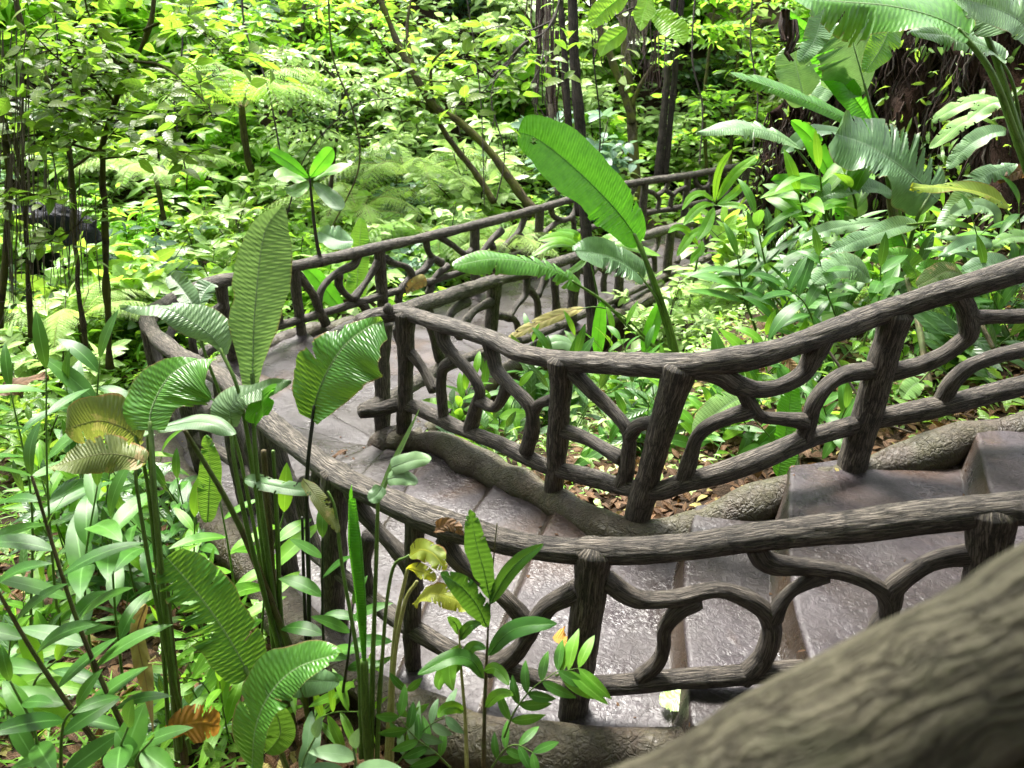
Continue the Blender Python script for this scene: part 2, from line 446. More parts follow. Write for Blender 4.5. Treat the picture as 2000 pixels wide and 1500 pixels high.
M['broad_pale'] = leaf_mat("pale_broad_leaf", (.17, .27, .09), (.32, .43, .18), trans=(.4, .58, .15), tfac=.25, rough=.35, veins=7)
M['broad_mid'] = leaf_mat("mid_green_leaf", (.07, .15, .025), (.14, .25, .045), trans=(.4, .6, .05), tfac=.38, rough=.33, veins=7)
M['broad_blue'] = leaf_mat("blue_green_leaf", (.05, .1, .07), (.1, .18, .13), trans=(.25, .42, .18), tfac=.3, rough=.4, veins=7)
M['fern'] = leaf_mat("fern_green", (.07, .16, .025), (.13, .25, .04), trans=(.4, .65, .05), tfac=.35, rough=.5, veins=1, bump=0.)
M['fern_pale'] = leaf_mat("pale_fern", (.17, .28, .06), (.28, .4, .11), trans=(.5, .7, .15), tfac=.35, rough=.5, veins=1, bump=0.)
M['fern_lime'] = leaf_mat("lime_fern", (.12, .23, .025), (.19, .33, .04), trans=(.36, .6, .05), tfac=.34, rough=.5, veins=1, bump=0.)

# ------------------------------------------------------------------ railings of cast branches
def px_z(L): return np.array([at_z(*q) for q in L])

OUT_TOP = spline(np.vstack([[(4.6, 1.62, 3.32), (3.4, 1.74, 3.05), (2.5, 1.86, 2.86)], px_z([(2150, 985, 2.70), (2000, 992, 2.62), (1915, 1000, 2.58), (1700, 1024, 2.49), (1500, 1045, 2.42), (1320, 1068, 2.36), (1155, 1078, 2.31), (1060, 1070, 2.29), (960, 1050, 2.28), (860, 1022, 2.27),
    (760, 980, 2.26), (640, 915, 2.25), (520, 820, 2.2), (440, 742, 2.12), (350, 694, 2.05), (300, 650, 1.95), (292, 618, 1.9), (340, 585, 1.84), (430, 550, 1.75), (600, 515, 1.6), (742, 483, 1.5),
    (900, 447, 1.4), (1050, 408, 1.3), (1210, 363, 1.2), (1340, 343, 1.12), (1480, 318, 1.02), (1600, 300, .98)])]), step=.035)
INN_TOP = spline(np.vstack([[(5.2, 3.65, 3.55), (4.1, 3.52, 3.3), (3.2, 3.42, 3.14)], px_z([(2150, 480, 3.05), (2000, 525, 2.95), (1900, 556, 2.88), (1740, 605, 2.75), (1600, 655, 2.68), (1500, 690, 2.62), (1400, 708, 2.58), (1325, 715, 2.53), (1240, 712, 2.47), (1200, 709, 2.43), (1095, 704, 2.35),
    (1020, 690, 2.32), (950, 660, 2.3), (860, 633, 2.27), (790, 612, 2.25), (735, 617, 2.23), (702, 632, 2.2)])]), step=.03)
INF_TOP = spline(px_z([(702, 634, 2.17), (745, 618, 2.1), (800, 602, 1.98), (880, 577, 1.75), (965, 549, 1.55), (1050, 525, 1.42), (1130, 500, 1.3), (1280, 455, 1.08), (1415, 414, .9), (1480, 382, .82), (1580, 350, .78)]), step=.04)

def h_on(poly, pts, jit=.004, seed=0):
    g = np.random.default_rng(seed)
    return np.array([on_wall(poly, *p) for p in pts]) + g.normal(0, jit, (len(pts), 3))

def rail_tube(name, mat, parent, P, r, seg, bark, lump, seed):
    a = Acc(); tube(a, P, r, seg, bark=bark, lump=lump, seed=seed)
    return a.obj(name, mat, parent)

def knotty(P, r, seed):
    n = len(P); x = np.arange(n)
    return r * (1 + .1 * (vnoise(x * .11, x * 0 + seed, seed) - .5) * 2)

def brace(name, rl, poly, px, r, seed, near=True, mat=None):
    P = h_on(poly, px, .003, seed)
    P = spline(P, step=.012 if near else .03)
    n = len(P)
    rr = knotty(P, r, seed) * (1 + .12 * np.cos(np.linspace(0, 2 * np.pi, n)))
    return rail_tube(name, mat or M['rail'], rl, P, rr, 30 if near else 12, .003 if near else .004, .003, seed)

def post(rl, poly, t, b, r, seed, near=True, up=.03, sink=.15, into=0.):
    A, B = on_wall(poly, *t), on_wall(poly, *b)
    d = unit(B - A)
    if B[2] > A[2]: return
    mid = (A + B) / 2 + np.array([.008, 0, 0]) * np.sin(seed)
    P = spline(np.array([A - d * up, mid, B + d * sink]), step=.014 if near else .04)
    x = np.linspace(0, 1, len(P))
    return rail_tube("post", M['rail'], rl, P, knotty(P, r, seed) * (1 + .16 * (2 * x - 1) ** 2 + .12 * (x < .12) * (1 - x / .12)), 40 if near else 14, .004 if near else .005, .004, seed)

def arc(P): return np.concatenate([[0], np.cumsum(np.linalg.norm(np.diff(P[:, :2], axis=0), axis=1))])

PATTERNS = [
    [[(.08, .98), (.2, .78), (.38, .7), (.5, .55)], [(.5, .55), (.46, .3), (.3, .02)], [(.5, .55), (.7, .6), (.82, .8), (.86, .98)], [(.72, .62), (.78, .35), (.7, .02)]],
    [[(.04, .7), (.2, .6), (.34, .35), (.3, .02)], [(.27, .5), (.45, .66), (.55, .98)], [(.62, .02), (.62, .35), (.75, .55), (.96, .62)], [(.66, .42), (.55, .55), (.42, .64)]],
    [[(.2, .98), (.26, .7), (.45, .5), (.66, .45), (.72, .02)], [(.03, .3), (.2, .42), (.4, .52)], [(.6, .46), (.72, .66), (.74, .98)]],
]

def panel(rl, top, s0, s1, pat, r, drop, seed, near=False):
    L = arc(top)
    def at(u, h):
        s = s0 + (s1 - s0) * u
        p = np.array([np.interp(s, L, top[:, k]) for k in range(3)])
        return p - np.array([0, 0, drop * (1 - h)])
    for i, line in enumerate(PATTERNS[pat % 3]):
        P = spline(np.array([at(*q) for q in line]), step=.03)
        rail_tube("brace", M['rail'], rl, P, knotty(P, r, seed + i), 12, .004, .004, seed + i)

def spost(rl, top, s, h, r, seed):
    L = arc(top)
    p = np.array([np.interp(s, L, top[:, k]) for k in range(3)])
    P = spline(np.array([p + (0, 0, .02), p - (0.01, 0, h / 2), p - (0, 0, h + .15)]), step=.05)
    rail_tube("post", M['rail'], rl, P, knotty(P, r, seed), 14, .005, .004, seed)

# ---- outer railing: near flight, round the bend, and away along the lower flight
g_rail = "railings of cast branches along the stairs"
R1 = thing("rustic_railing", "long grey outer railing of cast branches sweeping round the bend behind the big leaves", "railing", g_rail)
Lo = arc(OUT_TOP)
iso = int(np.argmin(np.abs(OUT_TOP[:, 1] - 5.4) + (OUT_TOP[:, 0] > 0) * 9))
ro = np.interp(np.arange(len(OUT_TOP)), [0, iso * .5, iso, len(OUT_TOP)], [.055, .05, .058, .07])
rail_tube("top_rail", M['rail'], R1, OUT_TOP, knotty(OUT_TOP, ro, 1), 56, .0045, .005, 11)
OUT_BOT = np.vstack([[(4.6, 1.62, 2.72), (3.4, 1.74, 2.45), (2.4, 1.87, 2.24)], [on_wall(OUT_TOP, *p) for p in [(2000, 1285), (1700, 1300), (1590, 1306), (1440, 1319), (1300, 1329), (1147, 1339), (1070, 1330), (1000, 1311), (895, 1276), (807, 1227), (755, 1192), (715, 1162)]]])
last = OUT_BOT[-1]
k0 = int(np.argmin(np.linalg.norm(OUT_TOP[:, :2] - last[:2], axis=1)))
rest = OUT_TOP[k0 + 12::12] - np.array([0, 0, 1.0]) * np.linspace(OUT_TOP[k0, 2] - last[2], .6, len(OUT_TOP[k0 + 12::12]))[:, None]
OUT_BOT = spline(np.vstack([OUT_BOT, rest]), step=.035)
rail_tube("bottom_rail", M['rail'], R1, OUT_BOT, knotty(OUT_BOT, np.interp(np.arange(len(OUT_BOT)), [0, len(OUT_BOT) * .3, len(OUT_BOT)], [.036, .04, .055]), 2), 44, .004, .004, 12)
for i, (t, b, r) in enumerate([((1158, 1085), (1112, 1425), .056), ((1935, 1010), (1890, 1290), .058), ((655, 930), (650, 1205), .056), ((812, 1010), (806, 1250), .034)]):
    post(R1, OUT_TOP, t, b, r, 20 + i)
OB = [
    ([(1185, 1130), (1222, 1158), (1262, 1172), (1322, 1168), (1390, 1150), (1440, 1160), (1485, 1188), (1505, 1218), (1505, 1250), (1485, 1288), (1450, 1325)], .034),
    ([(1252, 1324), (1282, 1295), (1296, 1262), (1300, 1228), (1322, 1192), (1358, 1170)], .031),
    ([(1508, 1206), (1520, 1178), (1545, 1155), (1580, 1138), (1612, 1122)], .029),
    ([(1476, 1070), (1490, 1092), (1520, 1103), (1573, 1108), (1650, 1116), (1702, 1140), (1730, 1168), (1734, 1195), (1722, 1225), (1700, 1292)], .034),
    ([(1736, 1180), (1745, 1150), (1783, 1118), (1832, 1095), (1900, 1084)], .034),
    ([(1128, 1150), (1100, 1166), (1070, 1184), (1047, 1212), (1030, 1246), (1003, 1282), (955, 1302)], .038),
    ([(868, 1050), (886, 1082), (915, 1112), (956, 1142), (993, 1171), (1015, 1200), (1034, 1232)], .034),
    ([(690, 955), (704, 986), (734, 1030), (768, 1066), (800, 1110), (812, 1150)], .034),
    ([(722, 1048), (714, 1072), (713, 1105), (720, 1160)], .03),
    ([(2050, 1080), (2000, 1100), (1960, 1140), (1940, 1200), (1925, 1280)], .034),
]
for i, (px, r) in enumerate(OB): brace("brace", R1, OUT_TOP[:iso], px, r, 40 + i)
# hidden and round-the-bend posts (by arc length), then the lower flight
def s_of(top, px, py):
    q = proj(top); return arc(top)[int(np.argmin(np.hypot(q[0] - px, q[1] - py)))]
bend = [s_of(OUT_TOP, *p) for p in [(640, 915), (520, 820), (440, 742), (352, 694), (296, 630), (430, 550), (575, 520)]]
for i, s in enumerate(bend[1:]): spost(R1, OUT_TOP, s, .86, .055, 60 + i)
for i in range(len(bend) - 1): panel(R1, OUT_TOP, bend[i], bend[i + 1], i, .034, .6, 70 + 5 * i)
far_posts = [(742, 483), (927, 440), (1055, 407), (1150, 382), (1262, 357), (1345, 343), (1460, 322), (1560, 306)]
FB = [
    [(700, 500), (690, 518), (664, 530), (640, 548), (625, 572), (622, 600), (637, 632)], [(583, 538), (600, 560), (612, 578), (620, 598)],
    [(738, 512), (722, 542), (700, 570), (688, 585)], [(661, 535), (664, 560), (688, 584), (708, 594), (716, 606)],
    [(752, 504), (768, 514), (790, 520), (802, 532), (804, 545)], [(845, 505), (828, 527), (804, 542), (784, 562), (776, 590)],
    [(830, 462), (838, 494), (862, 514)], [(858, 462), (884, 480), (908, 496), (922, 490)], [(874, 520), (850, 542), (838, 575)],
    [(980, 450), (956, 474), (940, 500), (938, 520)], [(960, 478), (970, 500), (976, 512)], [(1025, 425), (1012, 455), (985, 480), (975, 500)],
    [(1015, 460), (1030, 478), (1034, 505)],
]
for i, px in enumerate(FB): brace("brace", R1, OUT_TOP[iso:], px, .046, 100 + i, near=False)
fs = [s_of(OUT_TOP, *p) for p in far_posts]
for i, s in enumerate(fs): spost(R1, OUT_TOP, s, .9, .072, 130 + i)
for i in range(2, len(fs) - 1): 
    n = max(1, int(round((fs[i + 1] - fs[i]) / 1.3)))
    for j in range(n): panel(R1, OUT_TOP, fs[i] + (fs[i + 1] - fs[i]) * j / n, fs[i] + (fs[i + 1] - fs[i]) * (j + 1) / n, i + j, .046, .6, 150 + 7 * i + j)

for i, sx in enumerate((.35, 1.6)): spost(R1, OUT_TOP, sx, .9, .056, 140 + i)
panel(R1, OUT_TOP, .35, 1.6, 0, .034, .6, 145); panel(R1, OUT_TOP, 1.6, s_of(OUT_TOP, 1990, 993), 2, .034, .6, 146)
# ---- inner railing: upper flight, short loop at the bend, lower flight
R2 = thing("rustic_railing", "grey branch-shaped railing along the inner edge of the upper flight, knob at its left end", "railing", g_rail)
ri = .95 * np.interp(np.arange(len(INN_TOP)), [0, len(INN_TOP)], [.062, .055])
rail_tube("top_rail", M['rail'], R2, INN_TOP, knotty(INN_TOP, ri, 3), 56, .005, .005, 13)
IB = np.vstack([[(5.2, 3.65, 2.95), (4.1, 3.52, 2.72), (3.2, 3.42, 2.55)], [on_wall(INN_TOP, *p) for p in [(2110, 720), (2000, 752), (1930, 769), (1832, 793), (1713, 818), (1650, 836), (1587, 853), (1510, 886), (1415, 922), (1328, 945), (1285, 958), (1231, 954), (1168, 936), (1087, 917), (1052, 905), (982, 870), (895, 835), (846, 812), (790, 790), (740, 800), (703, 803)]]])
INN_BOT = spline(IB, step=.03)
rail_tube("bottom_rail", M['rail'], R2, INN_BOT, knotty(INN_BOT, .05, 4), 48, .0045, .005, 14)
a = Acc(); kp = on_wall(INN_TOP, 760, 612)
tube(a, spline(np.array([kp + (0, -.01, .0), kp + (.0, -.02, .055), kp + (.005, -.02, .075)]), n=8), [.03, .036, .038, .038, .036, .03, .022, .01], 20, bark=.003, lump=.004, seed=3)
a.obj("knob", M['rail'], R2)
for i, (t, b, r) in enumerate([((1326, 725), (1236, 1048), .062), ((1748, 625), (1662, 915), .066), ((1097, 712), (1079, 975), .056), ((792, 620), (788, 848), .052)]):
    post(R2, INN_TOP, t, b, r, 200 + i)
IBR = [
    ([(1362, 722), (1405, 731), (1440, 750), (1482, 762), (1527, 754), (1566, 727), (1590, 695), (1605, 660)], .046),
    ([(1452, 762), (1466, 789), (1487, 812), (1524, 818), (1572, 821)], .036),
    ([(1334, 940), (1349, 898), (1363, 854), (1391, 829), (1426, 811), (1470, 803)], .036),
    ([(1700, 722), (1650, 733), (1615, 754), (1591, 786), (1580, 817), (1570, 856)], .039),
    ([(1735, 727), (1790, 716), (1835, 698), (1874, 672), (1893, 646), (1888, 607), (1876, 575)], .044),
    ([(1890, 612), (1905, 622), (1932, 619), (2000, 618), (2060, 610)], .036),
    ([(1840, 783), (1860, 748), (1895, 717), (1947, 695), (2010, 682), (2070, 660)], .039),
    ([(1115, 724), (1147, 757), (1192, 800), (1222, 834), (1228, 860), (1227, 892), (1222, 925), (1215, 948)], .04),
    ([(1228, 850), (1250, 832), (1288, 822)], .034),
    ([(1092, 839), (1140, 856), (1175, 873), (1218, 896)], .037),
    ([(955, 665), (961, 692), (972, 723), (993, 751), (1021, 779), (1040, 803), (1039, 838), (1030, 880)], .041),
    ([(1041, 806), (1056, 786), (1084, 779)], .034),
    ([(860, 640), (868, 668), (890, 697), (919, 728), (938, 762), (928, 792), (918, 838)], .039),
    ([(936, 784), (965, 796), (985, 768), (993, 748)], .034),
    ([(795, 683), (825, 720), (851, 762)], .037),
    ([(885, 706), (866, 717), (862, 756), (866, 820)], .034),
]
for i, (px, r) in enumerate(IBR): brace("brace", R2, INN_TOP, px, r, 220 + i)

for i, sx in enumerate((.3, 1.5)): spost(R2, INN_TOP, sx, .92, .062, 240 + i)
panel(R2, INN_TOP, .3, 1.5, 1, .038, .6, 245); panel(R2, INN_TOP, 1.5, s_of(INN_TOP, 2100, 494), 0, .038, .6, 246)

R3 = thing("rustic_railing", "grey inner railing of the lower flight, running away behind the torn hanging leaf", "railing", g_rail)
rail_tube("top_rail", M['rail'], R3, INF_TOP, knotty(INF_TOP, np.interp(np.arange(len(INF_TOP)), [0, 60, 400], [.052, .066, .072]), 5), 40, .006, .005, 15)
FBt = np.array([on_wall(INF_TOP, *p) for p in [(712, 802), (760, 778), (800, 756), (856, 722), (902, 704), (944, 688), (1035, 659), (1101, 632), (1150, 607)]])
kk = int(np.argmin(np.linalg.norm(INF_TOP[:, :2] - FBt[-1][:2], axis=1)))
rest = INF_TOP[kk + 14::14] - np.array([0, 0, 1.0]) * np.linspace(INF_TOP[kk, 2] - FBt[-1][2], .62, len(INF_TOP[kk + 14::14]))[:, None]
INF_BOT = spline(np.vstack([FBt, rest]), step=.04)
rail_tube("bottom_rail", M['rail'], R3, INF_BOT, knotty(INF_BOT, .052, 6), 30, .006, .005, 16)
post(R3, INF_TOP, (746, 640), (746, 848), .056, 260)
post(R3, INF_TOP, (966, 555), (955, 700), .066, 261)
post(R3, INF_TOP, (1126, 505), (1114, 655), .07, 262)
for i, (px, r) in enumerate([([(958, 590), (927, 607), (906, 632), (895, 660)], .042), ([(912, 590), (890, 604), (877, 622), (872, 660), (880, 700)], .042), ([(1030, 545), (1024, 575), (1010, 595), (994, 618), (972, 616)], .042), ([(990, 619), (1006, 626), (1014, 645)], .042),
                             ([(1031, 562), (1049, 586), (1052, 632)], .042), ([(1066, 545), (1050, 578)], .042), ([(835, 600), (843, 650), (860, 700)], .042), ([(1085, 530), (1083, 560), (1088, 615)], .05), ([(775, 640), (786, 690), (800, 740)], .034)]):
    brace("brace", R3, INF_TOP, px, r, 270 + i, near=False)
gs = [s_of(INF_TOP, *p) for p in [(1126, 500), (1215, 475), (1312, 446), (1415, 414), (1480, 382), (1560, 357)]]
for i, s in enumerate(gs[1:]): spost(R3, INF_TOP, s, .9, .066, 300 + i)
for i in range(len(gs) - 1):
    n = max(1, int(round((gs[i + 1] - gs[i]) / 1.2)))
    for j in range(n): panel(R3, INF_TOP, gs[i] + (gs[i + 1] - gs[i]) * j / n, gs[i] + (gs[i + 1] - gs[i]) * (j + 1) / n, i + j + 1, .044, .6, 320 + 9 * i + j)

# ---- the handrail right in front of the lens (the photographer's own landing)
C0, C1 = at_depth(1275, 1652, .62), at_depth(2085, 1222, .6)
d = unit(C1 - C0)
P = spline(np.array([C0 - d * 1.3 - (0, 0, .05), C0 - d * .4, C0, (C0 + C1) / 2 + (0, 0, .006), C1, C1 + d * .4, C1 + d * 1.4 + (0, 0, .05)]), step=.006)
R4 = thing("mossy_handrail", "thick blurred mossy branch-shaped handrail crossing the lower right corner close to the viewer", "railing")
rail_tube("top_rail", M['rail_moss'], R4, P, knotty(P, .064, 9) * .5 + .032, 110, .0025, .003, 19)
for i, q in enumerate((P[len(P) // 2 + 20], P[-8], P[8])):
    pp = spline(np.array([q + (.01, 0, -.03), q + (0.02, .0, -.5), q + (.02, 0, -1.05)]), step=.02)
    rail_tube("post", M['rail_moss'], R4, pp, .055, 40, .004, .004, 330 + i)

# ------------------------------------------------------------------ stairs and ground
ST = [  # outer xy, inner xy, height of the tread just after this edge
    ((6.5, 1.3), (7.6, 3.9), 2.65), ((4.6, 1.5), (5.6, 3.75), 2.42), ((3.5, 1.62), (4.3, 3.6), 2.25), ((2.6, 1.75), (3.25, 3.5), 2.09), ((1.85, 1.86), (2.36, 3.44), 1.92), ((1.06, 1.95), (1.40, 3.28), 1.72), ((.66, 2.0), (.93, 3.2), 1.56),
    ((.2, 2.03), (.6, 3.25), 1.5), ((-.12, 2.14), (.28, 3.62), 1.43), ((-.5, 2.4), (-.08, 4.02), 1.36), ((-.82, 2.7), (-.55, 4.5), 1.29),
    ((-1.25, 3.2), (-.83, 4.66), 1.25), ((-1.7, 3.82), (-.95, 4.72), 1.22), ((-2.2, 4.4), (-1.0, 4.76), 1.18), ((-2.68, 5.12), (-1.03, 4.8), 1.08), ((-2.9, 5.95), (-1.02, 4.88), .98),
    ((-2.75, 6.85), (-.95, 5.1), .88), ((-2.25, 7.75), (-.77, 5.7), .78), ((-1.8, 8.4), (-.5, 6.55), .67), ((-1.32, 9.05), (-.17, 7.35), .56), ((-.7, 9.95), (.3, 8.25), .44),
    ((.1, 11.0), (.86, 9.0), .34), ((.95, 12.2), (1.45, 9.9), .26), ((1.9, 13.6), (2.1, 10.85), .19), ((2.7, 14.5), (2.8, 11.75), .13), ((3.5, 15.3), (3.65, 12.75), .08), ((4.5, 16.3), (4.75, 14.5), .04), ((5.6, 17.4), (6.0, 16.2), .0), ((8, 19.5), (8.5, 18.5), -.05)]
WA = 26
acc = Acc(); path_pts = []
fs_ = np.linspace(-.06, 1.05, WA)
rows, matid = [], []
def noise2(x, y, s, seed): return vnoise(x * s + 100, y * s + 100, seed) - .5
for i in range(len(ST) - 1):
    (o0, n0, z0), (o1, n1, z1) = ST[i], ST[i + 1]
    o0, n0, o1, n1 = map(np.array, (o0, n0, o1, n1))
    Ln = max(np.linalg.norm(o1 - o0), np.linalg.norm(n1 - n0))
    nst = max(4, int(Ln / .07))
    bulge = .05 * np.sin(fs_ * np.pi) * (1 if i < 12 else .6)
    for j, t in enumerate(np.concatenate([[(.045 if i < 12 else .03) / Ln], np.linspace((.058 if i < 12 else .04) / Ln, 1 - .03 / Ln, nst), [1 - .009 / Ln, 1]])):
        # tread with a rounded nose at its lower edge
        e = (1 - t) * Ln
        nose = -.012 * np.exp(-(e / .006) ** 2) - .012 * t
        back = .015 * np.exp(-(t * Ln / .03) ** 2)
        xy = (o0 + (o1 - o0) * t)[None] * (1 - fs_[:, None]) + (n0 + (n1 - n0) * t)[None] * fs_[:, None]
        dirn = unit(((o1 - o0) + (n1 - n0)) / 2)
        w = .018 * noise2(xy[:, 0], xy[:, 1], 3.1, 5) * 2
        xy = xy + dirn[None] * (bulge * 1.0 + w)[:, None]
        z = z0 + nose + back + .016 * noise2(xy[:, 0], xy[:, 1], 2.6, 8) + .012 * noise2(xy[:, 0], xy[:, 1], 8., 9) + .006 * noise2(xy[:, 0], xy[:, 1], 21., 10)
        rows.append(np.column_stack([xy, z])); matid.append(1 if j == 0 and i != 11 else 0)
        path_pts.append(np.column_stack([xy, np.full(WA, z0)]))
    matid[-1] = 1            # the strip from this row to the next is the riser
V = STEPS = np.array(rows)
UV = np.zeros(V.shape[:2] + (2,)); UV[..., 0] = fs_[None]; UV[..., 1] = np.arange(len(V))[:, None] * .07
ii = np.arange(len(V) - 1)[:, None] * WA + np.arange(WA - 1)[None]
fq = np.stack([ii, ii + 1, ii + WA + 1, ii + WA], -1)
me_r = np.repeat(np.array(matid[:-1])[:, None], WA - 1, 1)
acc.v, acc.f, acc.uv, acc.r, acc.m, acc.n = [V.reshape(-1, 3)], [fq.reshape(-1, 4)], [UV.reshape(-1, 2)], [np.zeros(V.shape[0] * WA)], [me_r.ravel()], V.shape[0] * WA
# sides
for col in (0, WA - 1):
    e = V[:, col]; lo = e - (0, 0, .45)
    n = len(e); k = np.arange(n - 1)
    acc.add(np.vstack([e, lo]), np.stack([k, k + 1, k + 1 + n, k + n], -1), m=1)
pth = acc.obj("path", [M['tread'], M['riser']]); pth["kind"] = "structure"
PATH = np.vstack(path_pts)

# rounded kerbs, each a lumpy mud-coloured roll
def kerb(side, i0, i1, r, seed, off=.03, dz=.02):
    P = []
    for (o, n, z) in ST[i0:i1]:
        o, n = np.array(o), np.array(n)
        e = unit(o - n)
        q = (o + e * off) if side == 0 else (n - e * off)
        P.append([q[0], q[1], z + dz])
    P = spline(np.array(P), step=.03)
    x = np.arange(len(P))
    P[:, 2] += .05 * (vnoise(x * .035, x * 0, seed) - .5)
    a = Acc(); tube(a, P, r * (1 + .5 * (vnoise(x * .06, x * 0 + 3, seed + 1) - .5)), 26, bark=.004, lump=.022, seed=seed)
    o = a.obj("kerb", M['kerb']); o["kind"] = "structure"
    return P
K1 = kerb(1, 0, 12, .1, 401, .0, .065)
K2 = kerb(1, 11, 29, .1, 402, .05, -.01)
K3 = kerb(0, 0, 15, .1, 403, .07, -.01)
K4 = kerb(0, 14, 29, .1, 404, .06, 0.)

# ground: thin-plate surface through spot heights
SPOT = [(0, -1.6, 2.5), (-3, -1.6, 2.2), (3, -1.6, 2.9), (0, -3.4, 5.), (-4, -3.4, 4.6), (4, -3.4, 5.4), (0, -6, 9.), (-6, -6, 8), (6, -6, 9.5), (0, -12, 15), (-12, -12, 14), (12, -12, 16), (0, 0, 2.2), (2, .2, 2.4), (-2, .3, 1.7), (5, .3, 2.7), (0, 1.3, 1.4), (.8, 1.6, 1.5), (1.8, 1.6, 1.75), (-.8, 1.7, 1.2), (-2, 1.6, 1.0), (-1.2, 2.6, 1.15), (-2, 3.2, .95), (-3, 2.4, .85), (-4.5, 2.5, .8), (-2.6, 4.2, .8), (-3.6, 5, .55), (-5, 4.5, .7), (-4, 7, .35), (-6, 7, .6), (-8, 5, 1.6),  # heights behind the viewer: unseen slope raised to block low sky light
    (-3.2, 8.2, .3), (-5, 9.5, .3), (-8, 9, 1.2), (-2.4, 9.6, .15), (-1.4, 10.6, .1), (-.3, 12, .0), (1, 13.6, -.05), (3, 15.8, -.1), (5, 18.4, -.1), (-4, 12, .2), (-8, 13, 1.8), (-12, 10, 4.), (-12, 16, 5.), (-5, 16, 1.6), (-2, 15, .4), (1, 17, .5), (-3, 20, 3.2), (1, 21, 2.4), (-9, 20, 5.5), (4, 23, 3.2), (9, 24, 4.), (-16, 22, 10), (-6, 27, 8), (2, 29, 7.5), (10, 31, 9), (-15, 32, 16), (0, 38, 14), (14, 38, 15), (-25, 30, 20), (25, 30, 16),
    (.6, 3.9, 1.28), (.0, 4.5, 1.1), (1.2, 3.9, 1.5), (2.2, 4.0, 1.78), (3.2, 4.1, 2.05), (5, 4.4, 2.6), (-.3, 5.6, .75), (.4, 5.6, .75), (.3, 6.8, .35), (1, 7.6, .2), (1.8, 6, 1.15), (1.8, 8.6, .15), (2.6, 9.6, .3), (3, 7, 1.5), (3.2, 5.4, 1.85), (3.9, 11.4, .5), (5.3, 13.4, .5), (4.4, 9, 1.9), (4.4, 6.3, 2.6), (5.2, 5.4, 3.1), (5.6, 8, 3.6), (6.4, 6.2, 4.4), (6.4, 10.4, 3.6), (7, 13, 2.6), (7.2, 8, 5.4), (8.6, 11, 5.6), (9, 15, 4.2), (9, 6, 6.4), (9.5, 3, 4.), (12, 10, 8), (14, 18, 7), (8, 17.6, .6), (20, 10, 12), (18, 3, 7), (-20, 5, 8), (-20, 15, 11), (-12, 2, 3), (-25, 0, 6), (25, -3, 7)]
sp_ = np.array(SPOT, float)
def tps_k(a, b):
    d2 = ((a[:, None] - b[None]) ** 2).sum(-1)
    return d2 * np.log(d2 + 1e-9) * .5
_n = len(sp_)
A_ = np.zeros((_n + 3, _n + 3)); A_[:_n, :_n] = tps_k(sp_[:, :2], sp_[:, :2]) + np.eye(_n) * .15
A_[:_n, _n] = 1; A_[:_n, _n + 1:] = sp_[:, :2]; A_[_n:, :_n] = A_[:_n, _n:].T
W_ = np.linalg.solve(A_, np.concatenate([sp_[:, 2], [0, 0, 0]]))
def ground_z(x, y, detail=True):
    x, y = np.atleast_1d(np.asarray(x, float)), np.atleast_1d(np.asarray(y, float))
    out = np.empty(len(x))
    for k in range(0, len(x), 20000):
        q = np.column_stack([x[k:k + 20000], y[k:k + 20000]])
        out[k:k + 20000] = tps_k(q, sp_[:, :2]) @ W_[:_n] + W_[_n] + q @ W_[_n + 1:]
    if detail:
        out += .12 * (vnoise(x * 1.3 + 200, y * 1.3 + 200, 31) - .5) + .06 * (vnoise(x * 4 + 200, y * 4 + 200, 32) - .5) + .03 * (vnoise(x * 11 + 300, y * 11 + 300, 33) - .5)
    # never through the stairs
    near = (y > 0) & (y < 21) & (x > -4) & (x < 9)
    idx = np.where(near)[0]
    pp = PATH[::1]
    for k in range(0, len(idx), 1500):
        j = idx[k:k + 1500]
        d2 = (x[j, None] - pp[None, :, 0]) ** 2 + (y[j, None] - pp[None, :, 1]) ** 2
        a = d2.argmin(1); dm = np.sqrt(d2[np.arange(len(j)), a])
        cap = pp[a, 2] - .13 + np.maximum(0, dm - .16) * 1.2
        out[j] = np.minimum(out[j], np.where(dm < .7, cap, 1e9))
    return out
def gz(x, y): return float(ground_z([x], [y])[0])

xs = np.unique(np.concatenate([np.arange(-34, -6, .6), np.arange(-6, 8, .12), np.arange(8, 36, .6)]))
ys = np.unique(np.concatenate([np.arange(-15, 1.2, .4), np.arange(1.2, 10, .1), np.arange(10, 20, .2), np.arange(20, 46, .6)]))
X, Y = np.meshgrid(xs, ys, indexing='ij')
Z = ground_z(X.ravel(), Y.ravel()).reshape(X.shape)
a = Acc(); ny = len(ys)
i0 = np.arange(len(xs) - 1)[:, None] * ny + np.arange(ny - 1)[None]
a.add(np.stack([X, Y, Z], -1), np.stack([i0, i0 + ny, i0 + ny + 1, i0 + 1], -1))
gnd = a.obj("ground", M['soil']); gnd["kind"] = "structure"

def on_ground_early(px, py):
    r = ray(px, py); ts = np.linspace(1.5, 60, 800); q = CAMP + r * ts[:, None]
    z = ground_z(q[:, 0], q[:, 1], False)
    hit = np.where(q[:, 2] < z)[0]
    return q[hit[0]] if len(hit) else q[-1]

# ------------------------------------------------------------------ plant builders
UP = np.array([0, 0, 1.0])
FACE = (0, -.75, .65)

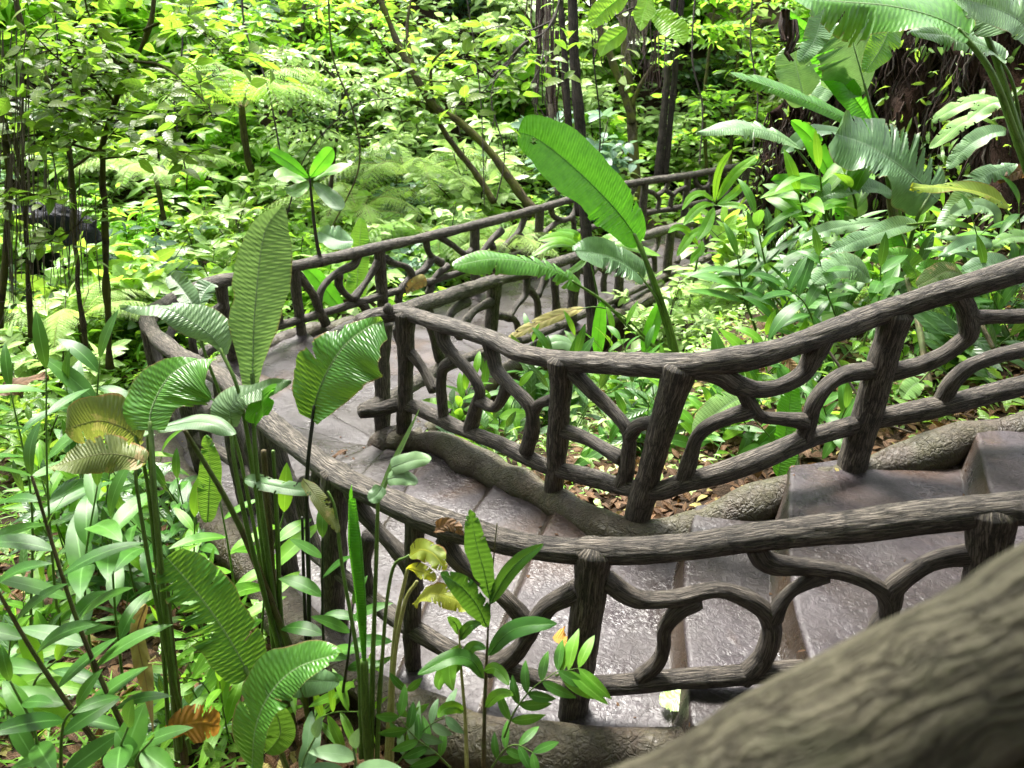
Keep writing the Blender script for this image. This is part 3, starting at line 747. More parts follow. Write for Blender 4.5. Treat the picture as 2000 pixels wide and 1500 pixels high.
def big_leaf(parent, mat, mid, Wpx, hint=FACE, curl=.12, fold=.1, twist=None, torn=None, seed=0, prof=(.42, .55), wave=.05, droop=.25, nl=0, half=(1, 1), rr=None, gaps=(), lw=None, rw=None, holes=()):
    """a large blade: midrib polyline in space, width as it looks from the viewer, torn edges, ridges along the side veins"""
    g = np.random.default_rng(seed + 900)
    if torn is None: torn = int(g.integers(2, 7)) if Wpx > 38 else 0
    if twist is None: twist = g.uniform(-.35, .35)
    _l = np.linalg.norm(np.diff(np.asarray(mid), axis=0), axis=1).sum()
    nr = int(np.clip(_l / .017, 12, 34))
    nl = nl or (nr * 6 if Wpx > 38 else 40)
    P = spline(mid, n=nl)
    T = unit(np.gradient(P, axis=0))
    hint = unit(np.array(hint, float))
    s = np.linspace(0, 1, nl)
    N = unit(hint[None] - T * (T @ hint)[:, None])
    B = np.cross(T, N)
    an = twist * (s - .4)
    N, B = N * np.cos(an)[:, None] + B * np.sin(an)[:, None], B * np.cos(an)[:, None] - N * np.sin(an)[:, None]
    m = nl // 2
    view = unit(P[m] - CAMP)
    vis = np.linalg.norm(B[m] - view * (B[m] @ view))
    dep = proj(P[m])[2]
    W = Wpx * dep / F / max(.42, vis)
    p, q = prof
    w = (s + 1e-4) ** p * (1 - s + 1e-4) ** q
    w = w / w.max()
    ed = [1 + (.34 if Wpx > 38 else .12) * (vnoise(s * 7 + 3, s * 0 + q_ + .5, seed + 77) - .5) + (.05 if Wpx > 38 else .02) * (vnoise(s * 34, s * 0 + q_ + .5, seed + 78) - .5) for q_ in (0, 5)]
    big = Wpx > 38 and mat.name.split('_')[0] not in ('yellowing', 'dead', 'orange')
    cw = [None, None]
    if lw:                                   # traced half-widths on the left and right of the midrib
        for q_, (ss_, ww_) in enumerate((lw, rw)):
            cw[q_] = spline(np.column_stack([ss_, ww_]), n=120)
            cw[q_] = np.maximum(np.interp(s, np.maximum.accumulate(cw[q_][:, 0]), cw[q_][:, 1]), 1.) * dep / F / max(.5, vis)
            cw[q_] *= 1 + .05 * (vnoise(s * 30, s * 0 + q_, seed + 5) - .5)
        W = 2 * max(c.max() for c in cw)
    nw = 12
    tt = np.concatenate([-np.linspace(1, 0, nw + 1)[:-1], np.linspace(0, 1, nw + 1)])
    Lg = np.linalg.norm(np.diff(P, axis=0), axis=1).sum()
    V = np.empty((nl, len(tt), 3))
    for j, t in enumerate(tt):
        a = abs(t)
        hw = W * .5 * w * (half[0] if t < 0 else half[1]) * (1 + (ed[0 if t < 0 else 1] - 1) * a)
        if lw: hw = cw[0 if t < 0 else 1]
        shift = np.clip(s + .10 * a * (W / max(Lg, .01)) * np.sin(np.pi * s), 0, 1)
        c = np.stack([np.interp(shift, s, P[:, k]) for k in range(3)], 1)
        lift = (fold + .1) * a * hw - curl * .45 * a * a * hw * 2 + W * a ** 1.6 * (wave * np.sin(s * 8 + seed * 1.7 + (2 if t > 0 else 0)) + wave * 3.2 * (vnoise(s * 5 + seed, s * 0 + (9.5 if t > 0 else 3.5), seed + 79) - .5))
        ridge = (min(.0013, W * .006) if big else 0) * np.sin(shift * nr * 6.2832) * min(1, a * 11) * (1 - a * .3)
        V[:, j] = c + B * (t * hw * np.cos(.5 * curl * a))[:, None] + N * (lift + ridge)[:, None]
    UV = np.stack([np.broadcast_to(.5 + tt / 2, (nl, len(tt))), np.broadcast_to(s[:, None], (nl, len(tt)))], -1)
    keep = np.ones((nl - 1, len(tt) - 1), bool)
    cuts = list(gaps) + [(g.choice([-1, 1]), g.uniform(.08, .92), g.uniform(.2, .75), g.uniform(.006, .026)) for _ in range(torn)]
    tc = .5 * (tt[1:] + tt[:-1]); sc = .5 * (s[1:] + s[:-1])
    for side, s0, dp, gp in cuts:
        a = np.abs(tc)
        opening = gp * np.clip((a - (1 - dp)) / dp, 0, 1)
        for j in range(len(tc)):
            if tc[j] * side > 0 and a[j] > 1 - dp:
                keep[np.abs(sc - s0 - .05 * a[j]) < max(opening[j], .5 / nl), j] = False
        # the strip below a cut hangs a little lower
        sel = (s > s0) & (s < s0 + .09)
        jj = tt * side > .2
        V[np.ix_(sel, jj)] -= N[sel][:, None] * (np.abs(tt[jj]) ** 1.5 * W * .06 * g.uniform(.3, 1.6))[None, :, None]
    for (t0, t1, s0, s1) in holes:
        for j in range(len(tc)):
            if t0 < tc[j] < t1: keep[(sc > s0 + .012 * j % .02) & (sc < s1 - .008 * (j % 2)), j] = False
    k = len(tt)
    i = np.arange(nl - 1)[:, None] * k + np.arange(k - 1)[None]
    f = np.stack([i, i + 1, i + k + 1, i + k], -1)[keep]
    a = Acc(); a.add(V, f, UV, g.random() if rr is None else rr)
    # midrib as a raised cord on the underside
    tube(a, P - N * W * .004, np.interp(s, [0, 1], [max(.0025, W * .013), W * .003]), 6, rnd=.5, caps=False)
    a.uv[-1][:, 0] = .5
    return a.obj("leaf", mat, parent)

def dline(px, d0, d1):
    n = len(px)
    L = np.concatenate([[0], np.cumsum([math.dist(px[i], px[i + 1]) for i in range(n - 1)])])
    return np.array([at_depth(p[0], p[1], d0 + (d1 - d0) * l / L[-1]) for p, l in zip(px, L)])

def stalk(parent, mat, P, r0, r1, seed=0, name="stem", seg=9):
    P = spline(P, step=.02)
    a = Acc(); tube(a, P, np.linspace(r0, r1, len(P)), seg, bark=.0008, lump=.0015, seed=seed)
    return a.obj(name, mat, parent)

def hleaf(plant, px, d, W, mat, pet=None, pd=None, pr=(.009, .006), pmat='stem_g', **k):
    """px runs from the base of the blade to its tip"""
    mid = dline(px, *d)
    o = big_leaf(plant, M[mat], mid, W, **k)
    if pet:
        Q = np.vstack([dline(pet, pd, d[0]), mid[1:2] * .35 + mid[:1] * .65])
        stalk(plant, M[pmat], Q, pr[0], pr[1], k.get('seed', 0))
    return o

def ginger(plant, canes, nleaf=9, L=.3, W=.07, mat='ginger', smat='stem_g', seed=0, r=.007, s0=.25, spread=1., tw=None):
    g = np.random.default_rng(seed + 50)
    for c, (b, t) in enumerate(canes):
        b, t = np.array(b), np.array(t)
        mid = (b + t) / 2 + g.normal(0, .03, 3)
        P = spline(np.array([b - (0, 0, .05), b, mid, t]), n=18)
        a = Acc(); tube(a, P, np.linspace(r, r * .45, 18), 7)
        a.obj("stem", M[smat], plant)
        ss = np.linspace(s0, 1, nleaf)
        O = np.stack([np.interp(ss, np.linspace(0, 1, 18), P[:, k]) for k in range(3)], 1)
        T = unit(P[-1] - P[0])
        az = g.uniform(0, 6.28) if tw is None else tw
        e = unit(np.cross(T, [math.cos(az), math.sin(az), .1]))
        sgn = np.where(np.arange(nleaf) % 2, 1, -1)[:, None]
        D = unit(T * g.uniform(.45, .9, (nleaf, 1)) + e * sgn * spread + g.normal(0, .18, (nleaf, 3)))
        D[-1] = unit(T + g.normal(0, .12, 3))
        N = unit(T[None] * 1.0 - D * .4 + np.array([0, -.25, .3]))
        a = Acc()
        sc = np.interp(ss, [0, .6, 1], [.75, 1.05, .7]) * g.uniform(.8, 1.2, nleaf)
        leaves(a, O, D, N, L * sc, W * sc * g.uniform(.85, 1.15, nleaf), bend=g.uniform(.15, .65, nleaf), fold=g.uniform(.05, .3, nleaf), rnd=g.random(nleaf), nsec=10)
        a.obj("foliage", M[mat], plant)

def twigs(acc_l, acc_w, P, n, tl, per, L, ratio, g, droop=.1, up=.35, s_from=.25, wr=.004, bend=.35, prof='lance', out=None, nsec=4, flat=.5, m_l=0):
    """leafy twigs along a branch polyline P"""
    P = np.asarray(P)
    s = np.linspace(0, 1, len(P))
    for i in range(n):
        u = s_from + (1 - s_from) * (i + g.random()) / n
        o = np.array([np.interp(u, s, P[:, k]) for k in range(3)])
        az = g.uniform(0, 6.283)
        d = unit(np.array([math.cos(az), math.sin(az), up + g.normal(0, .3)]))
        if out is not None: d = unit(d + out)
        ln = tl * g.uniform(.5, 1.2)
        Q = np.array([o, o + d * ln * .5, o + d * ln + (0, 0, -droop * ln)])
        if acc_w is not None: tube(acc_w, Q, np.array([wr, wr * .7, wr * .35]), 4, caps=False)
        k = np.arange(per)
        v = (k + 1) / per
        O = Q[0] * ((1 - v) ** 2)[:, None] + 2 * (Q[1] * (v * (1 - v))[:, None]) + Q[2] * (v ** 2)[:, None]
        side = unit(np.cross(d, UP) + 1e-6)
        sg = np.where(k % 2, 1, -1)[:, None]
        D = unit(d[None] * .55 + side[None] * sg * .8 + g.normal(0, .28, (per, 3)) + np.array([0, 0, .05]))
        D[-1] = unit(d + g.normal(0, .15, 3))
        N = unit(UP[None] + g.normal(0, flat, (per, 3)))
        ls = L * g.uniform(.65, 1.2, per)
        leaves(acc_l, O, D, N, ls, ls * ratio * g.uniform(.85, 1.15, per), bend=g.uniform(.5, 1.5, per) * bend, fold=g.uniform(0, .35, per), rnd=g.random(per), nsec=nsec, prof=prof, m=m_l)

def shrub_mesh(seed, H=1.2, R=.6, nst=7, ntw=7, per=7, L=.13, ratio=.42, tl=.3, droop=.15, prof='lance', bend=.35, nsec=4, up=.3):
    g = np.random.default_rng(seed)
    al, aw = Acc(), Acc()
    for i in range(nst):
        az = 6.283 * i / nst + g.normal(0, .4); rr = R * g.uniform(.25, 1.0)
        top = np.array([math.cos(az) * rr, math.sin(az) * rr, H * g.uniform(.55, 1.05)])
        P = spline(np.array([(0, 0, -.1), top * (.35, .35, .5), top]), n=7)
        tube(aw, P, np.linspace(.012, .004, 7), 5)
        twigs(al, aw, P, ntw, tl, per, L, ratio, g, droop=droop, prof=prof, bend=bend, nsec=nsec, up=up)
    return al, aw

def frond(acc, P, Lp, g, npin=26, per=11, up=UP, w=.2, droop=.3, rnd=.5, fine=True):
    """a feathered frond along the rachis P"""
    s = np.linspace(0, 1, len(P)); T = unit(np.gradient(P, axis=0))
    tube(acc, P, np.linspace(.008, .002, len(P)) * (Lp / .4), 5, caps=False, m=1)
    u = np.linspace(.14, .985, npin)
    O = np.stack([np.interp(u, s, P[:, k]) for k in range(3)], 1)
    Tt = np.stack([np.interp(u, s, T[:, k]) for k in range(3)], 1)
    N = unit(up[None] - Tt * (Tt @ up)[:, None]); B = np.cross(Tt, N)
    pl = Lp * np.sin(np.pi * np.clip(u * .93 + .06, 0, 1) ** .75) ** .8 + .02
    for sg in (-1, 1):
        D = unit(B * sg * .9 + Tt * .45 - N * droop + g.normal(0, .06, (npin, 3)))
        if not fine:
            leaves(acc, O, D, N, pl, pl * .2 + .01, bend=.35, fold=.05, rnd=rnd, nsec=4, prof='tri')
            continue
        k = (np.arange(per) + .6) / per
        base = O[:, None] + D[:, None] * (pl[:, None] * k[None])[..., None] - N[:, None] * (pl[:, None] * k[None] ** 2 * .22)[..., None]
        size = (pl[:, None] * w * (1 - k[None] ** 2 * .85)) + .006
        for s2 in (-1, 1):
            e = unit(np.cross(N, D))[:, None] * s2 + D[:, None] * .55
            leaves(acc, base.reshape(-1, 3), np.broadcast_to(e, base.shape).reshape(-1, 3), np.repeat(N, per, 0), size.ravel(), size.ravel() * .34 + .002, bend=.25, fold=0, rnd=rnd, nsec=2, prof='tri')

def fern_mesh(seed, nf=9, L=.7, Lp=.16, npin=22, per=9, rise=.75, fine=True, z0=0.):
    g = np.random.default_rng(seed); a = Acc()
    for i in range(nf):
        az = 6.283 * i / nf + g.normal(0, .25); l = L * g.uniform(.75, 1.15)
        h = np.array([math.cos(az), math.sin(az), 0])
        r = rise * g.uniform(.7, 1.2)
        P = spline(np.array([(0, 0, z0), h * l * .35 + (0, 0, z0 + r * l * .5), h * l * .75 + (0, 0, z0 + r * l * .5), h * l * 1.05 + (0, 0, z0 + r * l * .15)]), n=16)
        frond(a, P, Lp * g.uniform(.8, 1.1), g, npin, per, rnd=g.random(), fine=fine)
    return a

def made(name, label, cat, group, acc_l, acc_w, ml, mw, loc=(0, 0, 0), rz=0., sc=1., fol="foliage", wood="stem"):
    o = thing(name, label, cat, group, loc)
    o.rotation_euler = (0, 0, rz); o.scale = (sc, sc, sc)
    if acc_l is not None: acc_l.obj(fol, ml, o)
    if acc_w is not None: acc_w.obj(wood, mw, o)
    return o

# ------------------------------------------------------------------ the big-leaved plants at the left front
gB = "big-leaved plants in front of the bend"
dB = 3.3
A1 = thing("banana_leaved_plant", "tall clump with the largest upright ribbed leaf, standing before the bend of the railing", "plant", gB)
hleaf(A1, [(493, 752), (494, 690), (498, 600), (515, 460), (552, 400)], (2.85, 2.78), 118, 'banana_pale', pet=[(552, 1300), (525, 1100), (500, 900)], pd=3.25, pr=(.014, .008), hint=(.1, -.85, .45), curl=.1, fold=.12, seed=1, wave=.03, torn=0, lw=([0, .13, .3, .42, .52, .75, .88, 1], [18, 28, 47, 40, 45, 32, 19, 2]), rw=([0, .13, .3, .42, .52, .75, .92, 1], [10, 22, 48, 54, 64, 56, 34, 4]))
hleaf(A1, [(440, 694), (411, 655), (367, 624), (318, 601), (234, 602)], (2.8, 2.7), 74, 'banana_grey', pet=[(540, 1310), (505, 1000), (470, 780)], pd=3.25, pr=(.012, .007), hint=(-.1, -.45, 1), curl=.2, fold=-.05, seed=2, wave=.05, torn=2, lw=([0, .15, .3, .5, .75, 1], [3, 11, 24, 28, 20, 2]), rw=([0, .15, .3, .5, .75, 1], [8, 42, 48, 26, 13, 2]))
hleaf(A1, [(383, 604), (372, 585), (355, 562), (333, 537)], (2.86, 2.9), 44, 'banana_grey', pet=[(548, 1320), (470, 900), (400, 690)], pd=3.26, pr=(.01, .005), hint=(.3, -.8, .4), fold=.25, seed=3, prof=(.35, .3))
hleaf(A1, [(385, 606), (393, 585), (403, 566), (414, 553)], (2.86, 2.92), 42, 'banana_grey', hint=(-.3, -.8, .4), fold=.2, seed=4, prof=(.35, .25))
hleaf(A1, [(447, 832), (452, 800), (470, 775), (510, 758), (568, 742)], (2.8, 2.72), 84, 'banana_grey', pet=[(560, 1320), (500, 1100), (462, 930)], pd=3.25, pr=(.012, .008), hint=(.05, -.45, 1), curl=.2, fold=-.05, seed=5, wave=.05, torn=2, lw=([0, .2, .45, .75, 1], [30, 42, 18, 8, 2]), rw=([0, .2, .45, .75, 1], [10, 22, 24, 18, 3]))
hleaf(A1, [(505, 770), (510, 790), (515, 812)], (2.75, 2.7), 74, 'banana_lime', hint=(0, -.9, -.2), curl=.2, seed=6, prof=(.15, .4), torn=2)
hleaf(A1, [(606, 818), (630, 745), (668, 680), (713, 642), (748, 626)], (2.85, 2.78), 138, 'banana', pet=[(606, 1330), (602, 1100), (600, 930)], pd=3.2, pr=(.011, .007), pmat='stem_k', hint=(-.15, -.6, .75), curl=.2, fold=.12, seed=7, wave=.06, torn=2, lw=([0, .15, .35, .6, .8, 1], [24, 52, 56, 42, 22, 4]), rw=([0, .15, .35, .6, .8, 1], [24, 50, 74, 84, 72, 36]))
hleaf(A1, [(405, 1020), (408, 960), (410, 900), (402, 850)], (3.05, 3.0), 44, 'banana', hint=(.2, -.9, .1), curl=.1, fold=.2, seed=8)
stalk(A1, M['stem_b'], dline([(575, 1460), (550, 1300), (533, 1150), (522, 980), (515, 880)], 3.35, 2.95), .024, .011, 9)
stalk(A1, M['stem_b'], dline([(620, 1470), (585, 1320), (520, 1150), (455, 1000), (360, 840)], 3.35, 2.8), .02, .008, 10)
stalk(A1, M['stem_g'], dline([(560, 1420), (548, 1200), (540, 1000), (533, 880)], 3.33, 2.95), .013, .007, 11)
stalk(A1, M['stem_k'], dline([(612, 1440), (596, 1200), (590, 1010)], 3.3, 3.0), .011, .006, 12)

A2 = thing("banana_leaved_plant", "left clump with broad drooping grey-green leaves and two folded olive ones", "plant", gB)
hleaf(A2, [(291, 840), (298, 794), (328, 738), (375, 706), (422, 700)], (2.55, 2.62), 158, 'banana', pet=[(352, 1465), (328, 1250), (305, 1000)], pd=3.0, pr=(.013, .008), hint=(-.1, -.55, .8), curl=.25, fold=.05, seed=21, wave=.05, torn=2, lw=([0, .2, .45, .7, 1], [36, 58, 34, 12, 2]), rw=([0, .2, .35, .6, .8, 1], [26, 44, 70, 72, 54, 14]))
hleaf(A2, [(278, 862), (240, 835), (190, 822), (128, 838)], (2.62, 2.6), 92, 'banana_old', pet=[(330, 1430), (310, 1150), (285, 930)], pd=3.0, hint=(-.1, -.9, .2), curl=.3, fold=-.1, seed=22, prof=(.35, .35), wave=.1, torn=4)
hleaf(A2, [(286, 905), (245, 890), (190, 888), (96, 912)], (2.5, 2.46), 66, 'banana_old', pet=[(372, 1470), (320, 1250), (268, 960)], pd=3.0, hint=(.1, -.55, .8), curl=.2, fold=-.05, seed=23, prof=(.35, .55), wave=.14, torn=6)
hleaf(A2, [(305, 838), (360, 826), (410, 826), (462, 848)], (2.62, 2.66), 34, 'banana_grey', hint=(0, -.2, 1), curl=.3, seed=24)
stalk(A2, M['stem_g'], dline([(350, 1480), (330, 1250), (318, 1150), (290, 850)], 3.02, 2.56), .017, .008, 25)
stalk(A2, M['stem_b'], dline([(362, 1490), (345, 1350), (330, 1200), (322, 1120)], 3.02, 2.85), .016, .011, 26)

A3 = thing("banana_leaved_plant", "low clump with a notched ribbed leaf and a heart-shaped folded leaf near the bottom edge", "plant", gB)
hleaf(A3, [(488, 1322), (458, 1265), (420, 1205), (375, 1145), (325, 1088)], (2.75, 2.66), 118, 'banana', pet=[(560, 1500), (530, 1420), (505, 1360)], pd=3.05, pr=(.012, .008), hint=(.3, -.65, .7), curl=.18, fold=.1, seed=31, prof=(.25, .3), gaps=[(-1, .45, .9, 0.034), (-1, .55, .7, 0.034), (-1, .63, .95, 0.051), (-1, .74, .7, 0.034), (-1, .35, .6, 0.025)])
hleaf(A3, [(492, 1500), (500, 1420), (528, 1355), (580, 1305), (664, 1275)], (2.55, 2.45), 96, 'banana', hint=(-.4, -.6, .7), curl=.1, fold=.1, seed=32, prof=(.3, .55), half=(1.25, .85))
hleaf(A3, [(520, 1345), (560, 1332), (610, 1330), (664, 1332)], (2.52, 2.5), 56, 'banana_grey', hint=(.1, -.75, .6), seed=33)
hleaf(A3, [(530, 1370), (545, 1410), (545, 1440), (520, 1470)], (2.56, 2.6), 60, 'banana', hint=(0, -.9, .3), seed=34, torn=2)

A4 = thing("banana_leaved_plant", "young clump with a rolled upright leaf and wilted yellow leaves before the railing", "plant", gB)
Q = dline([(712, 1300), (706, 1180), (694, 1060), (688, 975)], 2.7, 2.6)
a = Acc(); P = spline(Q, n=40)
T, N, B = frames(P)
th = np.linspace(0, 2 * np.pi * 1.35, 26); sW = np.interp(np.linspace(0, 1, 40), [0, .3, .75, 1], [.006, .017, .024, .012])
spi = (.75 + .3 * th / th[-1])
V = P[:, None] + (sW[:, None] * spi[None])[..., None] * (np.cos(th)[None, :, None] * N[:, None] + np.sin(th)[None, :, None] * B[:, None])
V[-6:, :8] += T[-6:, None] * np.linspace(0, .05, 6)[:, None, None] * np.linspace(1, 0, 8)[None, :, None]
ii = np.arange(39)[:, None] * 26 + np.arange(25)[None]
a.add(V, np.stack([ii, ii + 1, ii + 27, ii + 26], -1), np.stack([np.broadcast_to(np.linspace(0, 1, 26), (40, 26)), np.broadcast_to(np.linspace(0, 1, 40)[:, None], (40, 26))], -1), .6)
a.obj("leaf", M['banana_lime'], A4)
for i, (px, d, r, mt) in enumerate([([(722, 1500), (714, 1400), (711, 1290)], (2.85, 2.7), (.02, .014), 'stem_g'), ([(724, 1500), (728, 1300), (735, 1100), (738, 975)], (2.85, 2.6), (.012, .006), 'stem_g'), ([(735, 1500), (745, 1300), (765, 1120), (800, 1085)], (2.85, 2.62), (.01, .005), 'stem_g'),
                                    ([(762, 1500), (768, 1310), (790, 1180), (815, 1135)], (2.8, 2.6), (.014, .006), 'stem_y'), ([(756, 1500), (770, 1250), (796, 1110)], (2.8, 2.62), (.012, .006), 'stem_y'), ([(706, 1480), (700, 1300), (670, 1120), (655, 1000), (640, 960)], (2.85, 2.7), (.01, .005), 'stem_g')]):
    stalk(A4, M[mt], dline(px, *d), r[0], r[1], 40 + i)
hleaf(A4, [(800, 1085), (822, 1074), (846, 1082), (872, 1112)], (2.6, 2.55), 44, 'yellow', hint=(.1, -.6, .8), curl=.2, seed=41, torn=9, wave=.2, twist=1.2)
hleaf(A4, [(795, 1110), (812, 1112), (835, 1120), (852, 1132)], (2.58, 2.55), 26, 'yellow', hint=(0, -.8, .3), curl=.2, seed=42, wave=.2, torn=5, twist=-1.0)
hleaf(A4, [(806, 1180), (836, 1160), (880, 1168), (924, 1190)], (2.58, 2.5), 42, 'yellow', hint=(.1, -.4, .9), curl=.1, seed=43, torn=12, wave=.18, twist=.9)
hleaf(A4, [(848, 1040), (866, 1026), (884, 1026), (906, 1042)], (2.6, 2.6), 26, 'dead', hint=(0, -.6, .8), curl=.2, seed=44, torn=8, wave=.25, twist=1.3)
hleaf(A4, [(738, 978), (765, 910), (790, 860), (820, 797)], (2.55, 2.6), 12, 'banana_pale', hint=(.2, -.8, .5), curl=.1, seed=45, prof=(.3, .8))
hleaf(A4, [(764, 912), (790, 903), (815, 897), (842, 897)], (2.55, 2.52), 36, 'banana_grey', hint=(.1, -.6, .8), curl=.3, seed=46, prof=(.12, .4))
hleaf(A4, [(757, 935), (775, 932), (795, 934), (815, 944)], (2.55, 2.52), 32, 'banana_grey', hint=(.1, -.6, .8), curl=.3, seed=47, prof=(.12, .4))
hleaf(A4, [(745, 950), (738, 962), (730, 970), (720, 978)], (2.55, 2.54), 30, 'banana_grey', hint=(-.1, -.6, .8), curl=.3, seed=48, prof=(.2, .4))
hleaf(A4, [(478, 935), (520, 945), (570, 955), (612, 960)], (2.9, 2.75), 34, 'banana_grey', hint=(0, -.5, .9), curl=.1, seed=49, torn=9, wave=.12)
hleaf(A4, [(592, 935), (615, 965), (640, 1000), (660, 1040)], (2.75, 2.7), 30, 'banana_old', hint=(.3, -.7, .5), curl=.1, seed=50, torn=10, wave=.2, twist=1.)

# ------------------------------------------------------------------ plants inside the bend and up the right bank
gR = "big-leaved plants on the bank inside the bend"
B1 = thing("banana_leaved_plant", "plant inside the bend with one big bright green arching leaf", "plant", gR)
hleaf(B1, [(1250, 475), (1215, 425), (1170, 375), (1110, 318), (1050, 272), (1012, 258)], (7.4, 6.9), 104, 'banana_lime', holes=[(-.36, -.02, .865, .915)], pet=[(1312, 665), (1292, 590), (1262, 510)], pd=7.7, pr=(.035, .022), hint=(.35, -.75, .6), curl=.12, fold=.1, seed=61, prof=(.3, .3), wave=.02)
hleaf(B1, [(1135, 560), (1085, 528), (1030, 512), (960, 506), (884, 520)], (7.4, 6.9), 46, 'banana', pet=[(1290, 685), (1240, 650), (1180, 590)], pd=7.7, pr=(.02, .012), hint=(.1, -.5, .9), curl=.3, fold=-.05, seed=62, prof=(.25, .35), gaps=[(1, .12, .9, 0.034), (1, .22, .9, 0.034), (1, .3, .9, 0.034), (1, .38, .9, 0.034), (1, .46, .9, 0.034), (-1, .2, .8, 0.017), (-1, .1, .8, 0.017)])
hleaf(B1, [(1258, 542), (1220, 515), (1180, 498), (1122, 490)], (7.5, 7.2), 62, 'banana_grey', hint=(.1, -.55, .8), curl=.15, seed=63, torn=9, prof=(.2, .3), pet=[(1300, 640), (1280, 580)], pd=7.65, pr=(.018, .01))
hleaf(B1, [(1140, 600), (1100, 612), (1050, 632), (988, 662)], (7.3, 7.1), 24, 'dead', hint=(0, -.5, .9), curl=.3, seed=64, torn=8, pet=[(1290, 690), (1220, 620), (1170, 600)], pd=7.7, pr=(.012, .006))
hleaf(B1, [(1168, 694), (1168, 660), (1172, 620), (1175, 588)], (7.5, 7.4), 28, 'banana_lime', hint=(.3, -.9, .1), curl=.05, seed=65)
hleaf(B1, [(1152, 696), (1120, 674), (1090, 666), (1056, 678)], (7.5, 7.3), 30, 'banana_grey', hint=(0, -.4, 1), curl=.3, seed=66)
hleaf(B1, [(1258, 690), (1270, 650), (1280, 620), (1290, 590)], (7.8, 7.7), 30, 'banana_lime', hint=(-.3, -.9, .1), curl=.05, seed=67)
stalk(B1, M['stem_g'], dline([(1318, 690), (1300, 620), (1272, 540), (1250, 475)], 7.75, 7.4), .05, .02, 68)

B2 = thing("banana_leaved_plant", "tall right bank plant, lime folded leaf above a broad grey notched leaf", "plant", gR)
dd = 6.0
hleaf(B2, [(1724, 275), (1690, 222), (1640, 150), (1590, 80), (1525, 15)], (6.0, 5.7), 50, 'banana_lime', hint=(-.5, -.6, .55), curl=.2, fold=.6, seed=71, prof=(.3, .45), half=(1.1, .7), pet=[(1765, 520), (1752, 400), (1738, 320)], pd=6.3, pr=(.03, .016), torn=5, wave=.08)
hleaf(B2, [(1692, 178), (1682, 140), (1668, 90), (1655, 36)], (5.9, 5.6), 128, 'banana_grey', hint=(.1, -.9, .3), curl=.15, fold=-.1, seed=72, prof=(.3, .2), pet=[(1745, 420), (1725, 300), (1708, 235)], pd=6.2, pr=(.02, .01), gaps=[(1, .35, .7, 0.034)], torn=6, wave=.08)
hleaf(B2, [(1575, 205), (1565, 170), (1555, 130), (1545, 88)], (6.4, 6.3), 84, 'banana_pale', hint=(-.1, -.8, .5), curl=.1, seed=73, prof=(.3, .35), torn=3)
hleaf(B2, [(1668, 240), (1610, 212), (1540, 182), (1425, 142)], (6.0, 5.7), 40, 'banana', hint=(0, -.55, .8), curl=.2, fold=-.1, seed=74, prof=(.3, .5), half=(.6, 1.2), wave=.03)
hleaf(B2, [(1566, 292), (1515, 262), (1450, 250), (1362, 258)], (6.1, 5.8), 48, 'banana_grey', hint=(0, -.4, .9), curl=.15, fold=-.05, seed=75, prof=(.25, .55), half=(.7, 1.2), pet=[(1615, 440), (1600, 380), (1585, 330)], pd=6.3, pr=(.015, .008), torn=7, wave=.08)
hleaf(B2, [(1832, 392), (1790, 350), (1740, 312), (1690, 282), (1632, 262)], (5.6, 5.5), 112, 'banana_grey', hint=(-.1, -.6, .75), curl=.12, seed=76, prof=(.28, .3), gaps=[(1, .12, .8, 0.034), (1, .2, .75, 0.034), (1, .28, .75, 0.034), (1, .36, .6, 0.034), (1, .43, .5, 0.025)], pet=[(1765, 520), (1790, 430)], pd=6.0, pr=(.02, .012), torn=8, wave=.08)
hleaf(B2, [(1625, 345), (1600, 300), (1580, 265), (1545, 235)], (6.2, 6.1), 34, 'banana_lime', hint=(-.3, -.8, .3), fold=.3, seed=77, pet=[(1622, 445), (1622, 400)], pd=6.2, pr=(.014, .01), torn=4, wave=.08)
stalk(B2, M['stem_b'], dline([(1775, 570), (1762, 500), (1745, 420), (1738, 375)], 6.25, 6.05), .05, .035, 78)
hleaf(B2, [(1770, 520), (1755, 500), (1742, 470), (1735, 440)], (6.1, 6.1), 40, 'banana_lime', hint=(-.5, -.8, .1), seed=79, torn=5, wave=.08)
hleaf(B2, [(1775, 530), (1795, 510), (1805, 490), (1812, 460)], (6.1, 6.1), 36, 'banana_lime', hint=(.5, -.8, .1), seed=80, torn=6, wave=.08)

B3 = thing("banana_leaved_plant", "tall plant at the upper right whose broad leaf spreads along the top edge", "plant", gR)
hleaf(B3, [(1893, 68), (1830, 35), (1740, 12), (1630, 2), (1515, -12)], (4.6, 4.5), 118, 'banana', hint=(-.05, -.55, .8), curl=.12, fold=-.05, seed=81, prof=(.28, .4), half=(.75, 1.15), pet=[(2030, 400), (1985, 270), (1935, 140)], pd=5.0, pr=(.03, .016), torn=7, wave=.08)
hleaf(B3, [(1962, 118), (1925, 90), (1870, 72), (1778, 62)], (4.8, 4.7), 58, 'banana_grey', hint=(.1, -.5, .8), curl=.2, seed=82, prof=(.25, .4), pet=[(2000, 300), (1980, 170)], pd=5.0, pr=(.014, .008), torn=8, wave=.08)
hleaf(B3, [(1905, -40), (1918, 0), (1935, 35), (1955, 66)], (4.7, 4.6), 86, 'banana_grey', hint=(-.1, -.8, .5), curl=.2, seed=83, prof=(.4, .35), torn=4, wave=.08)
hleaf(B3, [(2030, 90), (1990, 40), (1930, 12), (1850, -8)], (4.3, 4.2), 80, 'banana_grey', hint=(0, -.7, .6), seed=85, torn=3, wave=.06)
hleaf(B3, [(1760, -30), (1745, 30), (1722, 90), (1690, 140)], (5.4, 5.3), 60, 'banana', hint=(.2, -.8, .4), seed=86, torn=4, wave=.08)
